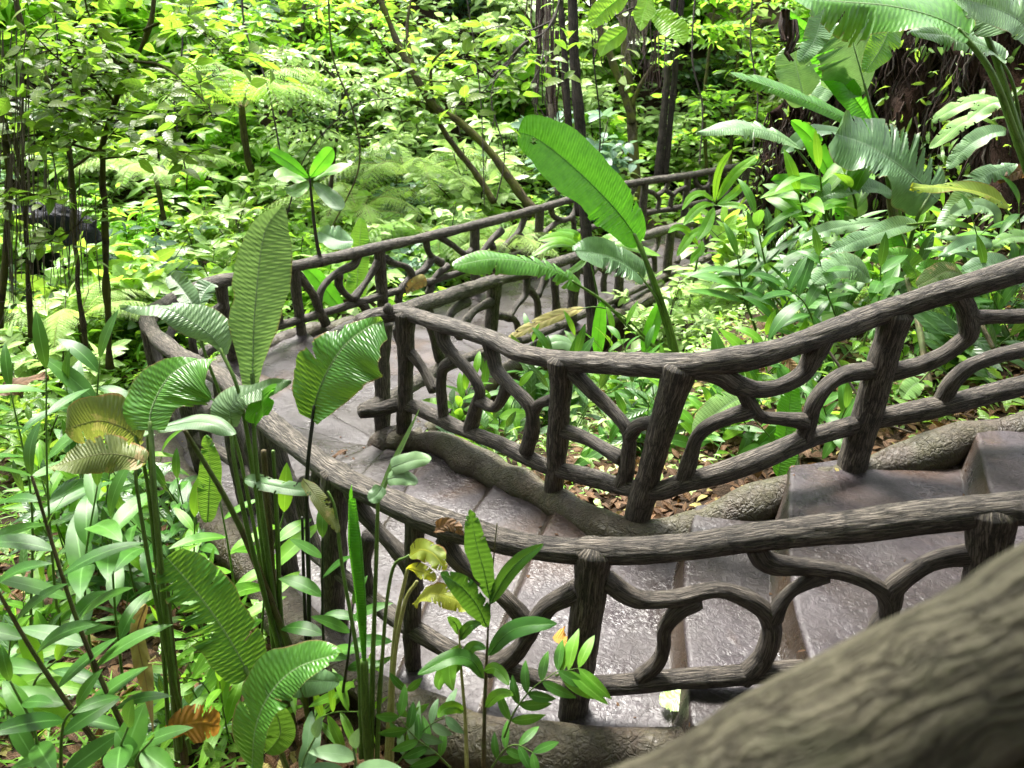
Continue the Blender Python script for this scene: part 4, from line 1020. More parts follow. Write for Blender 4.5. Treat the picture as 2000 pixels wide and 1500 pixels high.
hleaf(B3, [(1620, -20), (1606, 30), (1590, 80), (1560, 122)], (5.6, 5.5), 52, 'banana_grey', hint=(-.1, -.8, .4), seed=87, torn=3, wave=.08)
stalk(B3, M['stem_g'], dline([(2040, 420), (1990, 260), (1950, 130), (1900, 0)], 5.0, 4.7), .034, .014, 84)
B4 = thing("banana_leaved_plant", "right bank plant with a yellow-tinged leaf above two pale drooping leaves", "plant", gR)
hleaf(B4, [(1972, 404), (1920, 378), (1850, 366), (1778, 366)], (5.1, 5.0), 36, 'yellow', hint=(-.1, -.35, 1), curl=.2, seed=91, rr=.0, pet=[(2010, 560), (1990, 450)], pd=5.3, pr=(.012, .008), torn=5, wave=.08)
hleaf(B4, [(1790, 434), (1735, 448), (1680, 468), (1602, 500)], (5.2, 5.0), 42, 'banana_grey', hint=(0, -.6, .8), curl=.12, seed=92, prof=(.3, .5), pet=[(1925, 640), (1890, 520), (1845, 440)], pd=5.4, pr=(.014, .008), torn=6, wave=.08)
hleaf(B4, [(1718, 432), (1680, 436), (1630, 446), (1560, 468)], (5.4, 5.3), 30, 'banana_grey', hint=(0, -.5, .8), curl=.12, seed=93, torn=7, wave=.08)
hleaf(B4, [(1985, 320), (1920, 345), (1870, 400), (1830, 455)], (5.2, 5.1), 42, 'banana_grey', hint=(-.2, -.6, .8), curl=.12, seed=94, torn=8, wave=.08)
hleaf(B4, [(1940, 190), (1890, 200), (1840, 225), (1820, 240)], (5.6, 5.5), 30, 'banana_pale', hint=(0, -.5, .9), curl=.12, seed=95, torn=6)
hleaf(B4, [(1935, 220), (1880, 240), (1850, 262), (1815, 290)], (5.5, 5.4), 30, 'banana_pale', hint=(0, -.5, .9), curl=.12, seed=96, torn=5)
hleaf(B4, [(1960, 480), (1920, 470), (1880, 480), (1835, 500)], (4.9, 4.8), 34, 'banana_grey', hint=(0, -.5, .9), curl=.2, seed=97, torn=4, wave=.08)
hleaf(B4, [(2030, 470), (1995, 462), (1965, 466), (1938, 482)], (4.8, 4.7), 32, 'banana_pale', hint=(0, -.5, .9), curl=.2, seed=98, torn=5, wave=.08)

for i_, (px, d, W, mt, h) in enumerate([([(1705, 330), (1690, 300), (1672, 280), (1650, 262)], (6.3, 6.2), 30, 'banana_grey', (.2, -.7, .6)), ([(1660, 420), (1630, 380), (1590, 360), (1505, 352)], (6.1, 5.9), 36, 'banana_lime', (0, -.5, .8)), ([(1650, 260), (1600, 255), (1570, 268), (1525, 300)], (6.3, 6.2), 34, 'banana_grey', (0, -.5, .8)),
        ([(1640, 440), (1646, 400), (1644, 360), (1632, 318)], (6.2, 6.1), 30, 'banana_lime', (-.2, -.9, .2)), ([(1655, 450), (1668, 420), (1672, 380), (1668, 338)], (6.1, 6.0), 34, 'banana_pale', (.2, -.9, .2)), ([(1745, 380), (1700, 366), (1650, 368), (1590, 392)], (5.9, 5.8), 40, 'banana_grey', (0, -.5, .9)),
        ([(1640, 120), (1620, 160), (1600, 190), (1570, 212)], (6.2, 6.1), 40, 'banana_grey', (-.2, -.7, .5))]):
    hleaf(B2, px, d, W, mt, hint=h, seed=190 + i_, torn=4, wave=.07)
for i_, (px, d, W, mt, h) in enumerate([([(1965, 255), (1930, 262), (1890, 285), (1850, 330)], (5.2, 5.1), 40, 'banana_grey', (-.1, -.6, .8)), ([(1990, 215), (1960, 200), (1930, 205), (1890, 235)], (5.0, 5.0), 34, 'banana_pale', (0, -.5, .9)), ([(2010, 560), (1975, 530), (1930, 515), (1880, 530)], (4.7, 4.6), 44, 'banana_grey', (0, -.5, .9)),
        ([(1800, 560), (1780, 520), (1750, 500), (1700, 505)], (5.2, 5.1), 40, 'banana', (0, -.6, .8)), ([(1950, 440), (1935, 410), (1900, 400), (1855, 420)], (5.0, 4.9), 36, 'banana_grey', (0, -.5, .8)), ([(1870, 600), (1860, 560), (1830, 530), (1790, 525)], (5.0, 4.9), 46, 'banana', (-.1, -.6, .7))]):
    hleaf(B4, px, d, W, mt, hint=h, seed=210 + i_, torn=5, wave=.07)
B5 = thing("banana_leaved_plant", "low plant behind the upper railing with a ribbed pale leaf and a slim bright blade", "plant", gR)
hleaf(B5, [(1470, 765), (1430, 785), (1395, 810), (1355, 850)], (4.3, 4.2), 58, 'banana_pale', hint=(-.1, -.7, .7), curl=.15, seed=101)
hleaf(B5, [(1520, 930), (1530, 870), (1540, 810), (1548, 730)], (4.1, 4.3), 54, 'banana_lime', hint=(.2, -.95, .1), curl=.1, seed=102)
hleaf(B5, [(1560, 700), (1530, 690), (1500, 688), (1460, 700)], (4.5, 4.3), 44, 'banana_grey', hint=(0, -.5, .9), curl=.15, seed=103, torn=3)
hleaf(B5, [(1800, 745), (1788, 750), (1775, 762), (1762, 778)], (4.0, 3.95), 40, 'banana_pale', hint=(-.2, -.7, .7), seed=104, pet=[(1850, 690), (1825, 715)], pd=4.2, pr=(.008, .005))
hleaf(B5, [(1700, 545), (1670, 520), (1630, 522), (1590, 555)], (4.9, 4.7), 56, 'banana_grey', hint=(0, -.6, .8), curl=.3, seed=105)
hleaf(B5, [(1880, 535), (1850, 530), (1820, 545), (1790, 560)], (4.6, 4.5), 46, 'banana_old', hint=(0, -.6, .8), curl=.2, seed=106)
stalk(B5, M['stem_g'], dline([(1560, 930), (1555, 820), (1590, 700)], 4.25, 4.5), .012, .006, 107)
stalk(B5, M['stem_b'], dline([(1815, 760), (1795, 640), (1770, 540)], 4.6, 5.2), .024, .016, 108)
stalk(B5, M['stem_b'], dline([(1940, 680), (1900, 600), (1860, 520)], 4.4, 4.8), .014, .01, 109)
B6 = thing("banana_leaved_plant", "slender upright leaves rising behind the lower railing near the tall ribbed leaf", "plant", gR)
hleaf(B6, [(668, 605), (640, 570), (615, 540), (590, 518)], (9.4, 9.2), 34, 'banana_lime', hint=(.3, -.8, .4), seed=111)
hleaf(B6, [(695, 600), (698, 540), (702, 480), (706, 425)], (9.5, 9.3), 44, 'banana', hint=(0, -.95, .2), seed=112)
hleaf(B6, [(690, 470), (668, 470), (645, 462), (622, 452)], (9.2, 9.1), 46, 'banana_grey', hint=(0, -.6, .8), seed=113)

# sapling with a whorl of large leaves behind the tallest leaf
SP = thing("whorled_sapling", "thin sapling topped by a whorl of six long leaves above the tallest ribbed leaf", "sapling")
stalk(SP, M['twig'], dline([(630, 520), (618, 470), (610, 400), (605, 350)], 8.2, 8.0), .022, .012, 120)
for i, (px, W, mt, h) in enumerate([([(603, 348), (575, 325), (550, 308), (526, 294)], 26, 'banana_lime', (-.2, -.6, .6)), ([(606, 346), (622, 325), (636, 308), (650, 290)], 32, 'banana_lime', (.3, -.8, .4)), ([(600, 352), (575, 345), (555, 345), (540, 350)], 30, 'banana_pale', (0, -.5, .9)),
                                    ([(612, 352), (635, 340), (660, 330), (685, 324)], 24, 'banana_pale', (0, -.4, .9)), ([(604, 358), (590, 366), (575, 374), (558, 378)], 30, 'banana_pale', (0, -.7, .7)), ([(612, 358), (630, 372), (645, 385), (668, 410)], 34, 'banana_grey', (.2, -.8, .5))]):
    hleaf(SP, px, (8.0, 7.8), W, mt, hint=h, seed=121 + i, prof=(.7, .45))

# ------------------------------------------------------------------ gingers and other cane plants
gG = "ginger canes"
def px_ginger(label, canes, d, **k):
    o = thing("ginger_plant", label, "plant", gG)
    ginger(o, [(at_depth(b[0], b[1], d), at_depth(t[0], t[1], d - .25)) for b, t in canes], **k)
    return o
G = thing("ginger_plant", "small ginger with a dark cane and five glossy leaves before the curved railing", "plant", gG)
stalk(G, M['stem_b'], dline([(944, 1500), (948, 1350), (955, 1200), (964, 1090), (971, 1022)], 2.62, 2.45), .008, .002, 130)
for i, (px, W, h) in enumerate([([(957, 1170), (945, 1115), (930, 1060), (918, 995)], 46, (-.2, -.85, .4)), ([(957, 1180), (985, 1130), (1015, 1095), (1062, 1062)], 32, (.1, -.6, .8)), ([(952, 1225), (930, 1180), (900, 1145), (860, 1118)], 46, (-.1, -.7, .7)),
                                ([(953, 1280), (990, 1238), (1030, 1222), (1088, 1218)], 36, (0, -.4, 1)), ([(945, 1325), (920, 1290), (880, 1285), (815, 1318)], 30, (0, -.3, 1)), ([(948, 1380), (965, 1362), (985, 1355), (1003, 1358)], 24, (0, -.4, 1)), ([(946, 1310), (965, 1305), (980, 1318), (994, 1338)], 24, (0, -.6, .8))]):
    hleaf(G, px, (2.5, 2.42), W, 'ginger' if i < 5 else 'ginger_lime', hint=h, seed=131 + i, prof=(.6, .7), wave=.01)
G = thing("ginger_plant", "pale-stemmed young ginger with drooping yellow-green leaves beside the dark cane", "plant", gG)
stalk(G, M['stem_y'], dline([(912, 1500), (908, 1400), (900, 1300), (896, 1230)], 2.6, 2.5), .007, .003, 140)
for i, (px, W, mt) in enumerate([([(900, 1260), (880, 1290), (878, 1320), (885, 1350)], 30, 'ginger_lime'), ([(902, 1300), (870, 1312), (858, 1330), (858, 1348)], 28, 'ginger_lime'), ([(897, 1240), (892, 1222), (882, 1210), (874, 1204)], 20, 'ginger'), ([(898, 1250), (912, 1228), (925, 1220), (940, 1218)], 22, 'ginger'), ([(905, 1390), (890, 1382), (868, 1385), (855, 1402)], 24, 'ginger_lime'), ([(902, 1290), (920, 1265), (935, 1262), (950, 1268)], 22, 'ginger')]):
    hleaf(G, px, (2.52, 2.46), W, mt, hint=(0, -.7, .6), seed=141 + i, prof=(.6, .7))
# a low palm-like seedling with paired leaflets
G = thing("palm_seedling", "low seedling with paired pale leaflets at the foot of the near post", "plant")
def pinnate(parent, px, d, n, Lf, Wf, mat, seed, end=True):
    g = np.random.default_rng(seed)
    P = spline(dline(px, *d), n=20); T = unit(np.gradient(P, axis=0))
    a = Acc(); tube(a, P, np.linspace(.004, .0015, 20), 5); a.obj("stem", M['stem_g'], parent)
    u = np.linspace(.25, 1, n); idx = (u * 19).astype(int)
    O, Tt = P[idx], T[idx]; N = unit(np.array([0, -.5, .9])[None] - Tt * (Tt @ np.array([0, -.5, .9]))[:, None]); B = np.cross(Tt, N)
    a = Acc()
    for sg in (-1, 1):
        leaves(a, O, B * sg + Tt * .7 + g.normal(0, .08, (n, 3)), N, Lf * g.uniform(.8, 1.15, n), Wf, bend=.35, fold=.12, rnd=g.random(n), nsec=8, prof='lance')
    a.obj("foliage", M[mat], parent)
pinnate(G, [(985, 1440), (1005, 1390), (1040, 1345), (1090, 1310)], (2.5, 2.4), 5, .11, .036, 'ginger', 1)
pinnate(G, [(1085, 1320), (1110, 1310), (1130, 1305)], (2.4, 2.38), 3, .14, .036, 'ginger_lime', 2)
pinnate(G, [(960, 1500), (985, 1465), (1010, 1455), (1040, 1470)], (2.55, 2.5), 4, .09, .03, 'ginger', 3)
G2 = thing("palm_seedling", "grey-green seedling with paired leaflets beside the pale stems at the bottom edge", "plant")
pinnate(G2, [(770, 1500), (800, 1460), (835, 1420), (870, 1400)], (2.7, 2.6), 5, .1, .036, 'banana_grey', 4)
pinnate(G2, [(880, 1500), (850, 1470), (810, 1440), (780, 1400)], (2.65, 2.6), 5, .1, .034, 'ginger', 5)
pinnate(G2, [(790, 1470), (792, 1430), (796, 1395), (795, 1350)], (2.7, 2.66), 3, .08, .03, 'ginger', 6)

px_ginger("tall dark ginger cane leaning left, second from the left edge, broad leaves along it", [((275, 1495), (62, 930))], 2.75, nleaf=13, L=.26, W=.07, mat='ginger', smat='stem_b', seed=1, r=.011, s0=.12, tw=1.6)
px_ginger("dark ginger cane leaning out of the left edge, leaves hanging low", [((200, 1470), (-30, 1110))], 2.7, nleaf=10, L=.27, W=.075, mat='ginger', smat='stem_b', seed=2, r=.011, tw=1.6)
px_ginger("upright ginger with long narrow pale leaves at the left edge", [((110, 1180), (90, 720)), ((60, 1220), (20, 760))], 3.6, nleaf=8, L=.38, W=.08, mat='ginger', seed=3, s0=.4)
px_ginger("ginger with broad pale leaves under the folded olive leaves", [((180, 1300), (190, 950)), ((240, 1330), (215, 1010))], 3.3, nleaf=8, L=.33, W=.09, mat='ginger', seed=4, s0=.3)
px_ginger("ginger of upright pale leaves beside the bend of the railing", [((190, 900), (195, 700)), ((160, 930), (130, 760))], 4.4, nleaf=7, L=.36, W=.1, mat='ginger', seed=5, s0=.35)
px_ginger("low lime ginger in the left corner above the leaf litter", [((60, 1420), (110, 1290)), ((20, 1440), (20, 1250))], 3.2, nleaf=7, L=.24, W=.07, mat='ginger_lime', seed=6, s0=.2)
px_ginger("lime ginger behind the notched ribbed leaf", [((470, 1290), (430, 980)), ((510, 1280), (555, 1000)), ((400, 1260), (380, 1010))], 3.5, nleaf=8, L=.26, W=.075, mat='ginger_lime', seed=7, s0=.3)
px_ginger("ginger with dark canes beside the black stems under the curved railing", [((640, 1330), (630, 1050)), ((670, 1350), (690, 1180))], 3.1, nleaf=7, L=.2, W=.06, mat='ginger', smat='stem_k', seed=8)
px_ginger("small glossy ginger at the lower left corner", [((120, 1560), (150, 1380)), ((60, 1560), (20, 1330))], 2.5, nleaf=6, L=.2, W=.06, mat='ginger', seed=9)
px_ginger("small round-leaved ginger at the bottom edge left of the orange leaf", [((270, 1540), (250, 1420)), ((300, 1560), (300, 1440))], 2.5, nleaf=4, L=.15, W=.075, mat='ginger', seed=10)
px_ginger("small blue-green ginger at the bottom edge right of the heart-shaped leaf", [((600, 1540), (615, 1440)), ((660, 1560), (690, 1460))], 2.6, nleaf=5, L=.16, W=.06, mat='banana_grey', seed=11)
px_ginger("bright ginger with two lime shoots beside the lower railing", [((1475, 640), (1440, 500)), ((1535, 610), (1478, 480))], 6.2, nleaf=8, L=.45, W=.1, mat='ginger', seed=12, s0=.35, r=.012)
px_ginger("tall ginger with dark canes in the middle of the right bank", [((1540, 700), (1475, 420)), ((1500, 690), (1560, 560))], 5.8, nleaf=9, L=.42, W=.1, mat='ginger', seed=13, s0=.4, r=.012)
px_ginger("lime-stemmed ginger under the broad grey leaf on the bank", [((1630, 450), (1600, 330)), ((1660, 470), (1650, 340)), ((1600, 470), (1560, 380))], 6.0, nleaf=7, L=.5, W=.12, mat='ginger_lime', smat='stem_g', seed=14, s0=.4, r=.014)
px_ginger("ginger tuft just behind the upper railing between the torn leaves", [((1640, 640), (1600, 500)), ((1690, 660), (1720, 520)), ((1600, 660), (1530, 560))], 5.0, nleaf=8, L=.3, W=.085, mat='ginger', seed=15, s0=.3)
px_ginger("ginger tuft at the right edge above the upper railing", [((1930, 580), (1900, 430)), ((1980, 560), (1990, 400))], 5.2, nleaf=8, L=.34, W=.08, mat='ginger', seed=16, s0=.3)
BP = thing("bamboo_palm", "slender bright lime palm with fanned leaflets in front of the far railing", "palm")
stalk(BP, M['stem_g'], dline([(1345, 600), (1370, 470), (1395, 400)], 9.6, 9.4), .018, .008, 150)
for i, (px, W) in enumerate([([(1395, 400), (1375, 400), (1355, 415), (1335, 440)], 18), ([(1398, 395), (1372, 378), (1350, 385), (1332, 410)], 14), ([(1395, 405), (1385, 430), (1375, 450), (1362, 470)], 22), ([(1400, 392), (1420, 360), (1445, 330), (1485, 300)], 20), ([(1402, 390), (1425, 350), (1455, 322), (1500, 312)], 18), ([(1400, 400), (1425, 385), (1440, 372), (1458, 352)], 16),
                                ([(1380, 440), (1350, 460), (1335, 480), (1322, 500)], 18), ([(1372, 470), (1368, 490), (1358, 500), (1348, 515)], 16), ([(1365, 480), (1340, 450), (1320, 445), (1305, 455)], 14), ([(1395, 395), (1400, 350), (1410, 320), (1430, 292)], 14), ([(1400, 400), (1430, 400), (1450, 405), (1462, 415)], 12)]):
    hleaf(BP, px, (9.4, 9.2), W, 'ginger_lime', hint=(0, -.6, .7), seed=151 + i, prof=(.7, .7), wave=.01)
BP = thing("bamboo_palm", "small lime palm with long fingers between the torn grey leaf and the slim trunk", "palm")
stalk(BP, M['stem_g'], dline([(1180, 640), (1160, 540), (1150, 500)], 7.9, 7.8), .014, .007, 170)
for i, (px, W) in enumerate([([(1150, 500), (1120, 470), (1090, 462), (1050, 470)], 18), ([(1150, 498), (1110, 478), (1075, 480), (1040, 500)], 16), ([(1152, 496), (1180, 470), (1215, 462), (1260, 470)], 16), ([(1150, 500), (1130, 520), (1115, 530), (1095, 540)], 14), ([(1155, 498), (1200, 480), (1240, 485), (1290, 500)], 16), ([(1150, 496), (1130, 470), (1120, 455), (1085, 450)], 13)]):
    hleaf(BP, px, (7.8, 7.6), W, 'ginger_lime', hint=(0, -.4, .9), seed=171 + i, prof=(.7, .7), wave=.01)

# low gingers that fill the bed at the lower left
g = np.random.default_rng(31)
LOOK = [("ginger_lime", "lime"), ("ginger", "glossy green"), ("broad_dark", "dark green"), ("ginger_lime", "yellow-green")]
WHERE = lambda px, py: ("in the far bed" if py < 900 else "in the middle bed" if py < 1150 else "in the lower bed") + (" by the left edge" if px < 130 else " left of the drooping leaves" if px < 300 else " under the drooping leaves" if px < 450 else " beside the railing posts")
for i in range(46):
    px, py = g.uniform(-30, 640), g.uniform(720, 1480)
    if px > 600 - (1480 - py) * .12 and py > 900: continue
    p = on_ground_early(px, py)
    if ((PATH[:, 0] - p[0]) ** 2 + (PATH[:, 1] - p[1]) ** 2).min() < .2 ** 2: continue
    mt, word = LOOK[int(g.integers(4))]
    h = g.uniform(.25, .5) * (1.3 if py < 900 else 1)
    nn = int(g.integers(2, 4))
    o = thing("ginger_plant", f"{'short' if h < .4 else 'knee-high'} {word} ginger of {'two' if nn == 2 else 'three'} canes {WHERE(px, py)}", "plant", gG)
    ginger(o, [(p + g.normal(0, .04, 3) * (1, 1, 0), p + np.array([g.normal(0, .14), g.normal(0, .14), h * g.uniform(.8, 1.2)])) for _ in range(nn)], nleaf=int(g.integers(5, 9)), L=g.uniform(.18, .3), W=g.uniform(.035, .062), mat=mt, smat='stem_g', seed=400 + i, s0=.25, r=.005)

for i in range(16):
    px, py = g.uniform(150, 480), g.uniform(980, 1200)
    p = on_ground_early(px, py)
    if ((PATH[:, 0] - p[0]) ** 2 + (PATH[:, 1] - p[1]) ** 2).min() < .16 ** 2: continue
    mt, word = LOOK[int(g.integers(3))]
    h = g.uniform(.5, .85)
    o = thing("ginger_plant", f"{'tall' if h > .68 else 'waist-high'} {word} ginger {'close against' if px > 320 else 'left of'} the kerb of the bend{', upper side' if py < 1060 else ', lower side' if py > 1130 else ''}", "plant", gG)
    ginger(o, [(p + g.normal(0, .05, 3) * (1, 1, 0), p + np.array([g.normal(-.05, .16), g.normal(0, .12), h * g.uniform(.75, 1.15)])) for _ in range(3)], nleaf=9, L=g.uniform(.24, .36), W=g.uniform(.04, .065), mat=mt, smat='stem_g', seed=700 + i, s0=.25, r=.007)

# plants that fill the hollow inside the bend and the foot of the right bank
WH = lambda px, py: ("behind the knob post" if px < 1000 else "left of the leaning post" if px < 1230 else "right of the leaning post" if px < 1450 else "under the low ribbed leaf" if px < 1600 else "above the leaf litter" if px < 1800 else "near the right edge") + (", high on the bank" if py < 560 else ", lower on the bank" if py < 680 else ", close to the railing")
for i in range(64):
    px, py = g.uniform(900, 2050), g.uniform(500, 900)
    if py < 930 - (px - 900) * .28 and px < 1330: py = g.uniform(720, 900)
    p = on_ground_early(px, py)
    if ((PATH[:, 0] - p[0]) ** 2 + (PATH[:, 1] - p[1]) ** 2).min() < .28 ** 2 or p[1] > 12: continue
    if px > 1640 and py > 760 and g.random() < .75: continue
    if py < 620 and px < 1500: continue
    mt, word = LOOK[int(g.choice(4, p=[.2, .45, .2, .15]))]
    far = np.linalg.norm(p - CAMP) / 5.0
    h = g.uniform(.22, .5) * min(far, 1.7)
    nn = int(g.integers(2, 5))
    o = thing("ginger_plant", f"{'low' if h < .4 else 'taller'} {word} ginger of {('two', 'three', 'four')[nn - 2]} canes {WH(px, py)}", "plant", gG)
    ginger(o, [(p + g.normal(0, .06, 3) * (1, 1, 0), p + np.array([g.normal(0, .18), g.normal(0, .18), h * g.uniform(.7, 1.2)])) for _ in range(nn)], nleaf=int(g.integers(6, 10)), L=g.uniform(.16, .3) * min(far, 1.5), W=g.uniform(.05, .085) * min(far, 1.4), mat=mt, smat='stem_g', seed=500 + i, s0=.2, r=.006)

# ------------------------------------------------------------------ trees
gT = "trees beyond the stairs"
def trunk_mesh(acc, px, d0, d1, r0, r1, seed, seg=16, bark=.006, lump=.012):
    P = spline(dline(px, d0, d1), step=.08)
    tube(acc, P, np.linspace(r0, r1, len(P)), seg, bark=bark, lump=lump, seed=seed)
    return P

def tree(name, label, trunks, mat, branches=(), leafm=None, L=.14, ratio=.45, per=8, seed=0, cat="tree", prof='lance', droop=.15, bend=.4, wmat=None, group=gT, up=.2, nsec=4):
    """trunks: (px, depth0, depth1, r0, r1); branches: (px, depth0, depth1, r, twigs, twig length)"""
    o = thing(name, label, cat, group)
    g = np.random.default_rng(seed + 300)
    for i, (px, d0, d1, r0, r1) in enumerate(trunks):
        a = Acc(); trunk_mesh(a, px, d0, d1, r0, r1, seed + i); a.obj("trunk", M[mat], o)
    if branches:
        al = Acc()
        for i, (px, d0, d1, r, nt, tl) in enumerate(branches):
            aw = Acc()
            P = spline(dline(px, d0, d1) + 0, step=.1)
            tube(aw, P, np.linspace(r, r * .35, len(P)), 7, lump=.004, bark=.002, seed=seed + i)
            if nt: twigs(al, aw, P, nt, tl, per, L, ratio, g, droop=droop, prof=prof, bend=bend, s_from=.12, up=up, nsec=nsec)
            aw.obj("branch", M[wmat or mat], o)
        if al.n: al.obj("crown", M[leafm], o)
    return o

tree("slim_tree", "slim dark straight trunk with moss near its foot, rising between the two lower railings", [([(1162, 705), (1152, 560), (1142, 420), (1133, 260), (1122, 100), (1116, -60)], 8.1, 8.3, .066, .05)], 'trunk_dark', seed=1)
tree("slim_tree", "thinner dark trunk just left of the slim dark trunk, behind the far railing", [([(1132, 420), (1112, 250), (1104, 130), (1092, -40)], 11.5, 11.6, .058, .046)], 'trunk_dark', seed=2)
tree("mossy_tree", "mossy forked trunk behind the far railing between the slim trunk and the twin trunks", [([(1245, 420), (1238, 300), (1232, 210), (1222, 100), (1210, -30)], 15.5, 15.8, .11, .085), ([(1236, 240), (1215, 170), (1190, 105), (1165, 30), (1150, -40)], 15.5, 15.3, .08, .06)], 'trunk_moss',
     [([(1232, 210), (1260, 150), (1310, 90), (1360, 40)], 15.5, 15, .05, 12, .7)], 'broad_lime', L=.2, seed=3)
tree("twin_tree", "pair of thin dark trunks close together behind the far railing", [([(1284, 350), (1296, 230), (1306, 110), (1318, -30)], 15.6, 15.8, .085, .065), ([(1298, 350), (1312, 210), (1322, 100), (1334, -30)], 15.7, 15.9, .072, .06)], 'trunk_dark', seed=4)
tree("leaning_tree", "mossy forked tree leaning over to the left beyond the far railing", [([(1050, 420), (1010, 370), (960, 300), (900, 240), (850, 210), (812, 150), (782, 95), (735, -20)], 12.4, 12.6, .075, .05), ([(965, 395), (930, 340), (890, 290), (858, 240), (840, 212)], 12.6, 12.7, .055, .04)], 'trunk_moss',
     [([(850, 215), (800, 195), (760, 180), (715, 172)], 12.6, 12.4, .06, 8, .7), ([(812, 150), (800, 100), (795, 50), (805, -10)], 12.6, 12.9, .05, 5, .6), ([(870, 235), (830, 232), (780, 238)], 12.6, 12.3, .03, 4, .5), ([(850, 210), (842, 170), (846, 120), (880, 90)], 12.6, 12.2, .04, 9, .7)], 'broad_mid', L=.2, seed=5)
tree("liana", "pale ropy liana hanging straight down beside the slim trunks", [([(1090, 380), (1080, 260), (1070, 140), (1062, -40)], 10.5, 10.5, .04, .035)], 'root_pale', seed=6, cat="vine", group=None)
# leafy boughs that hang into the top of the picture
tree("broad_leaved_tree", "tree at the upper left with thin mossy stem, dark boughs and backlit yellow-green leaves",
     [([(214, 720), (208, 560), (204, 420), (200, 300), (224, 200), (262, 120), (295, 40), (300, -60)], 6.4, 6.2, .03, .014)], 'trunk_moss',
     [([(203, 300), (150, 285), (80, 262), (0, 280), (-60, 300)], 6.2, 5.6, .014, 12, .5), ([(203, 310), (250, 305), (330, 296), (400, 300)], 6.2, 5.8, .01, 9, .4), ([(224, 200), (180, 150), (120, 120), (60, 60)], 6.2, 5.6, .012, 18, .55), ([(262, 120), (320, 130), (380, 180), (430, 230)], 6.2, 5.8, .01, 16, .5),
      ([(245, 150), (200, 80), (170, 20), (160, -40)], 6.2, 6, .01, 16, .5), ([(280, 60), (330, 40), (390, 60), (440, 110)], 6.2, 5.9, .01, 16, .5), ([(210, 250), (260, 220), (310, 230), (360, 250)], 6.2, 5.8, .008, 10, .45), ([(204, 250), (150, 220), (90, 200), (30, 180)], 6.2, 5.7, .01, 16, .5), ([(130, 20), (90, -10), (60, -20), (20, -20)], 6, 5.6, .01, 12, .5)],
     'broad_olive', L=.17, ratio=.46, per=6, seed=7, prof='ovate', droop=.3, bend=.4)
tree("broad_leaved_tree", "dark crooked stem at the far upper left, hung with dry twigs and olive leaves",
     [([(170, 700), (150, 520), (140, 330), (118, 220), (70, 110), (40, 40), (24, -40)], 6.8, 6.6, .022, .016), ([(0, 640), (12, 460), (14, 300), (-10, 150)], 5.8, 5.8, .026, .02), ([(60, 660), (52, 480), (44, 350), (20, 220)], 6, 6, .016, .012)], 'trunk_moss',
     [([(118, 220), (60, 190), (0, 200)], 6.6, 6.0, .015, 10, .5), ([(140, 330), (180, 300), (230, 250)], 6.7, 6.3, .012, 8, .5), ([(70, 110), (130, 90), (190, 110)], 6.6, 6.4, .012, 12, .5), ([(14, 400), (60, 380), (110, 390)], 5.8, 5.6, .01, 8, .4), ([(50, 480), (100, 470), (150, 440), (180, 400)], 6, 5.8, .01, 8, .4)],
     'broad_olive', L=.15, ratio=.4, per=6, seed=8, droop=.3)
tree("broad_leaved_tree", "bough of backlit olive leaves hanging in from the top centre, left of the slim trunks",
     [([(1120, -120), (1080, 40), (1020, 90), (960, 150)], 7.4, 6.8, .02, .01)], 'twig',
     [([(1080, 40), (1030, 60), (980, 50), (920, 70)], 7.3, 6.6, .01, 8, .4), ([(1020, 90), (980, 140), (930, 190), (880, 210)], 7.0, 6.4, .01, 9, .4), ([(1060, 60), (1060, 110), (1040, 160), (1010, 200)], 7.1, 6.6, .01, 7, .4), ([(960, 150), (930, 120), (900, 115), (860, 120)], 6.8, 6.5, .008, 5, .35), ([(1130, -60), (1170, 0), (1210, 40), (1230, 90)], 7.2, 6.8, .01, 5, .4)],
     'broad_olive', L=.19, ratio=.4, per=4, seed=9, droop=.25, prof='ovate')
Q = thing("broad_leaved_tree", "four large backlit heart-shaped lime leaves hanging at the top centre-right", "tree", gT)
stalk(Q, M['twig'], dline([(1310, -80), (1260, 0), (1225, 20), (1180, 40)], 4.6, 4.4), .008, .004, 180)
for i, (px, W) in enumerate([([(1225, -20), (1205, 0), (1175, 25), (1148, 55)], 44), ([(1222, 55), (1205, 70), (1185, 85), (1172, 110)], 36), ([(1270, -15), (1262, 10), (1255, 30), (1250, 60)], 40), ([(1275, 25), (1295, 38), (1320, 60), (1335, 88)], 46)]):
    hleaf(Q, px, (4.4, 4.3), W, 'broad_lime', hint=(.1, -.85, .3), seed=181 + i, prof=(.55, .75), wave=.015)
tree("broad_leaved_tree", "olive-leaved tree standing behind the right end of the far railing", [([(1425, 350), (1430, 250), (1440, 120), (1445, -40)], 16.5, 16.7, .04, .028), ([(1380, 330), (1375, 200), (1390, 60), (1400, -40)], 17, 17, .04, .028)], 'trunk_moss',
     [([(1430, 250), (1400, 210), (1360, 190), (1330, 200)], 16.6, 16, .025, 12, .7), ([(1436, 160), (1480, 120), (1520, 110), (1560, 120)], 16.6, 16, .025, 14, .7), ([(1440, 100), (1410, 60), (1370, 50), (1340, 70)], 16.6, 16, .025, 14, .7), ([(1444, 40), (1480, 10), (1530, -10), (1580, 0)], 16.6, 16, .025, 14, .7), ([(1428, 280), (1460, 240), (1500, 230), (1540, 250)], 16.6, 16, .025, 12, .6), ([(1380, 260), (1350, 260), (1320, 280)], 17, 16.6, .025, 8, .6), ([(1400, 20), (1370, -10), (1330, -20)], 17, 16.6, .025, 10, .6)],
     'broad_lime', L=.28, ratio=.36, per=8, seed=10)
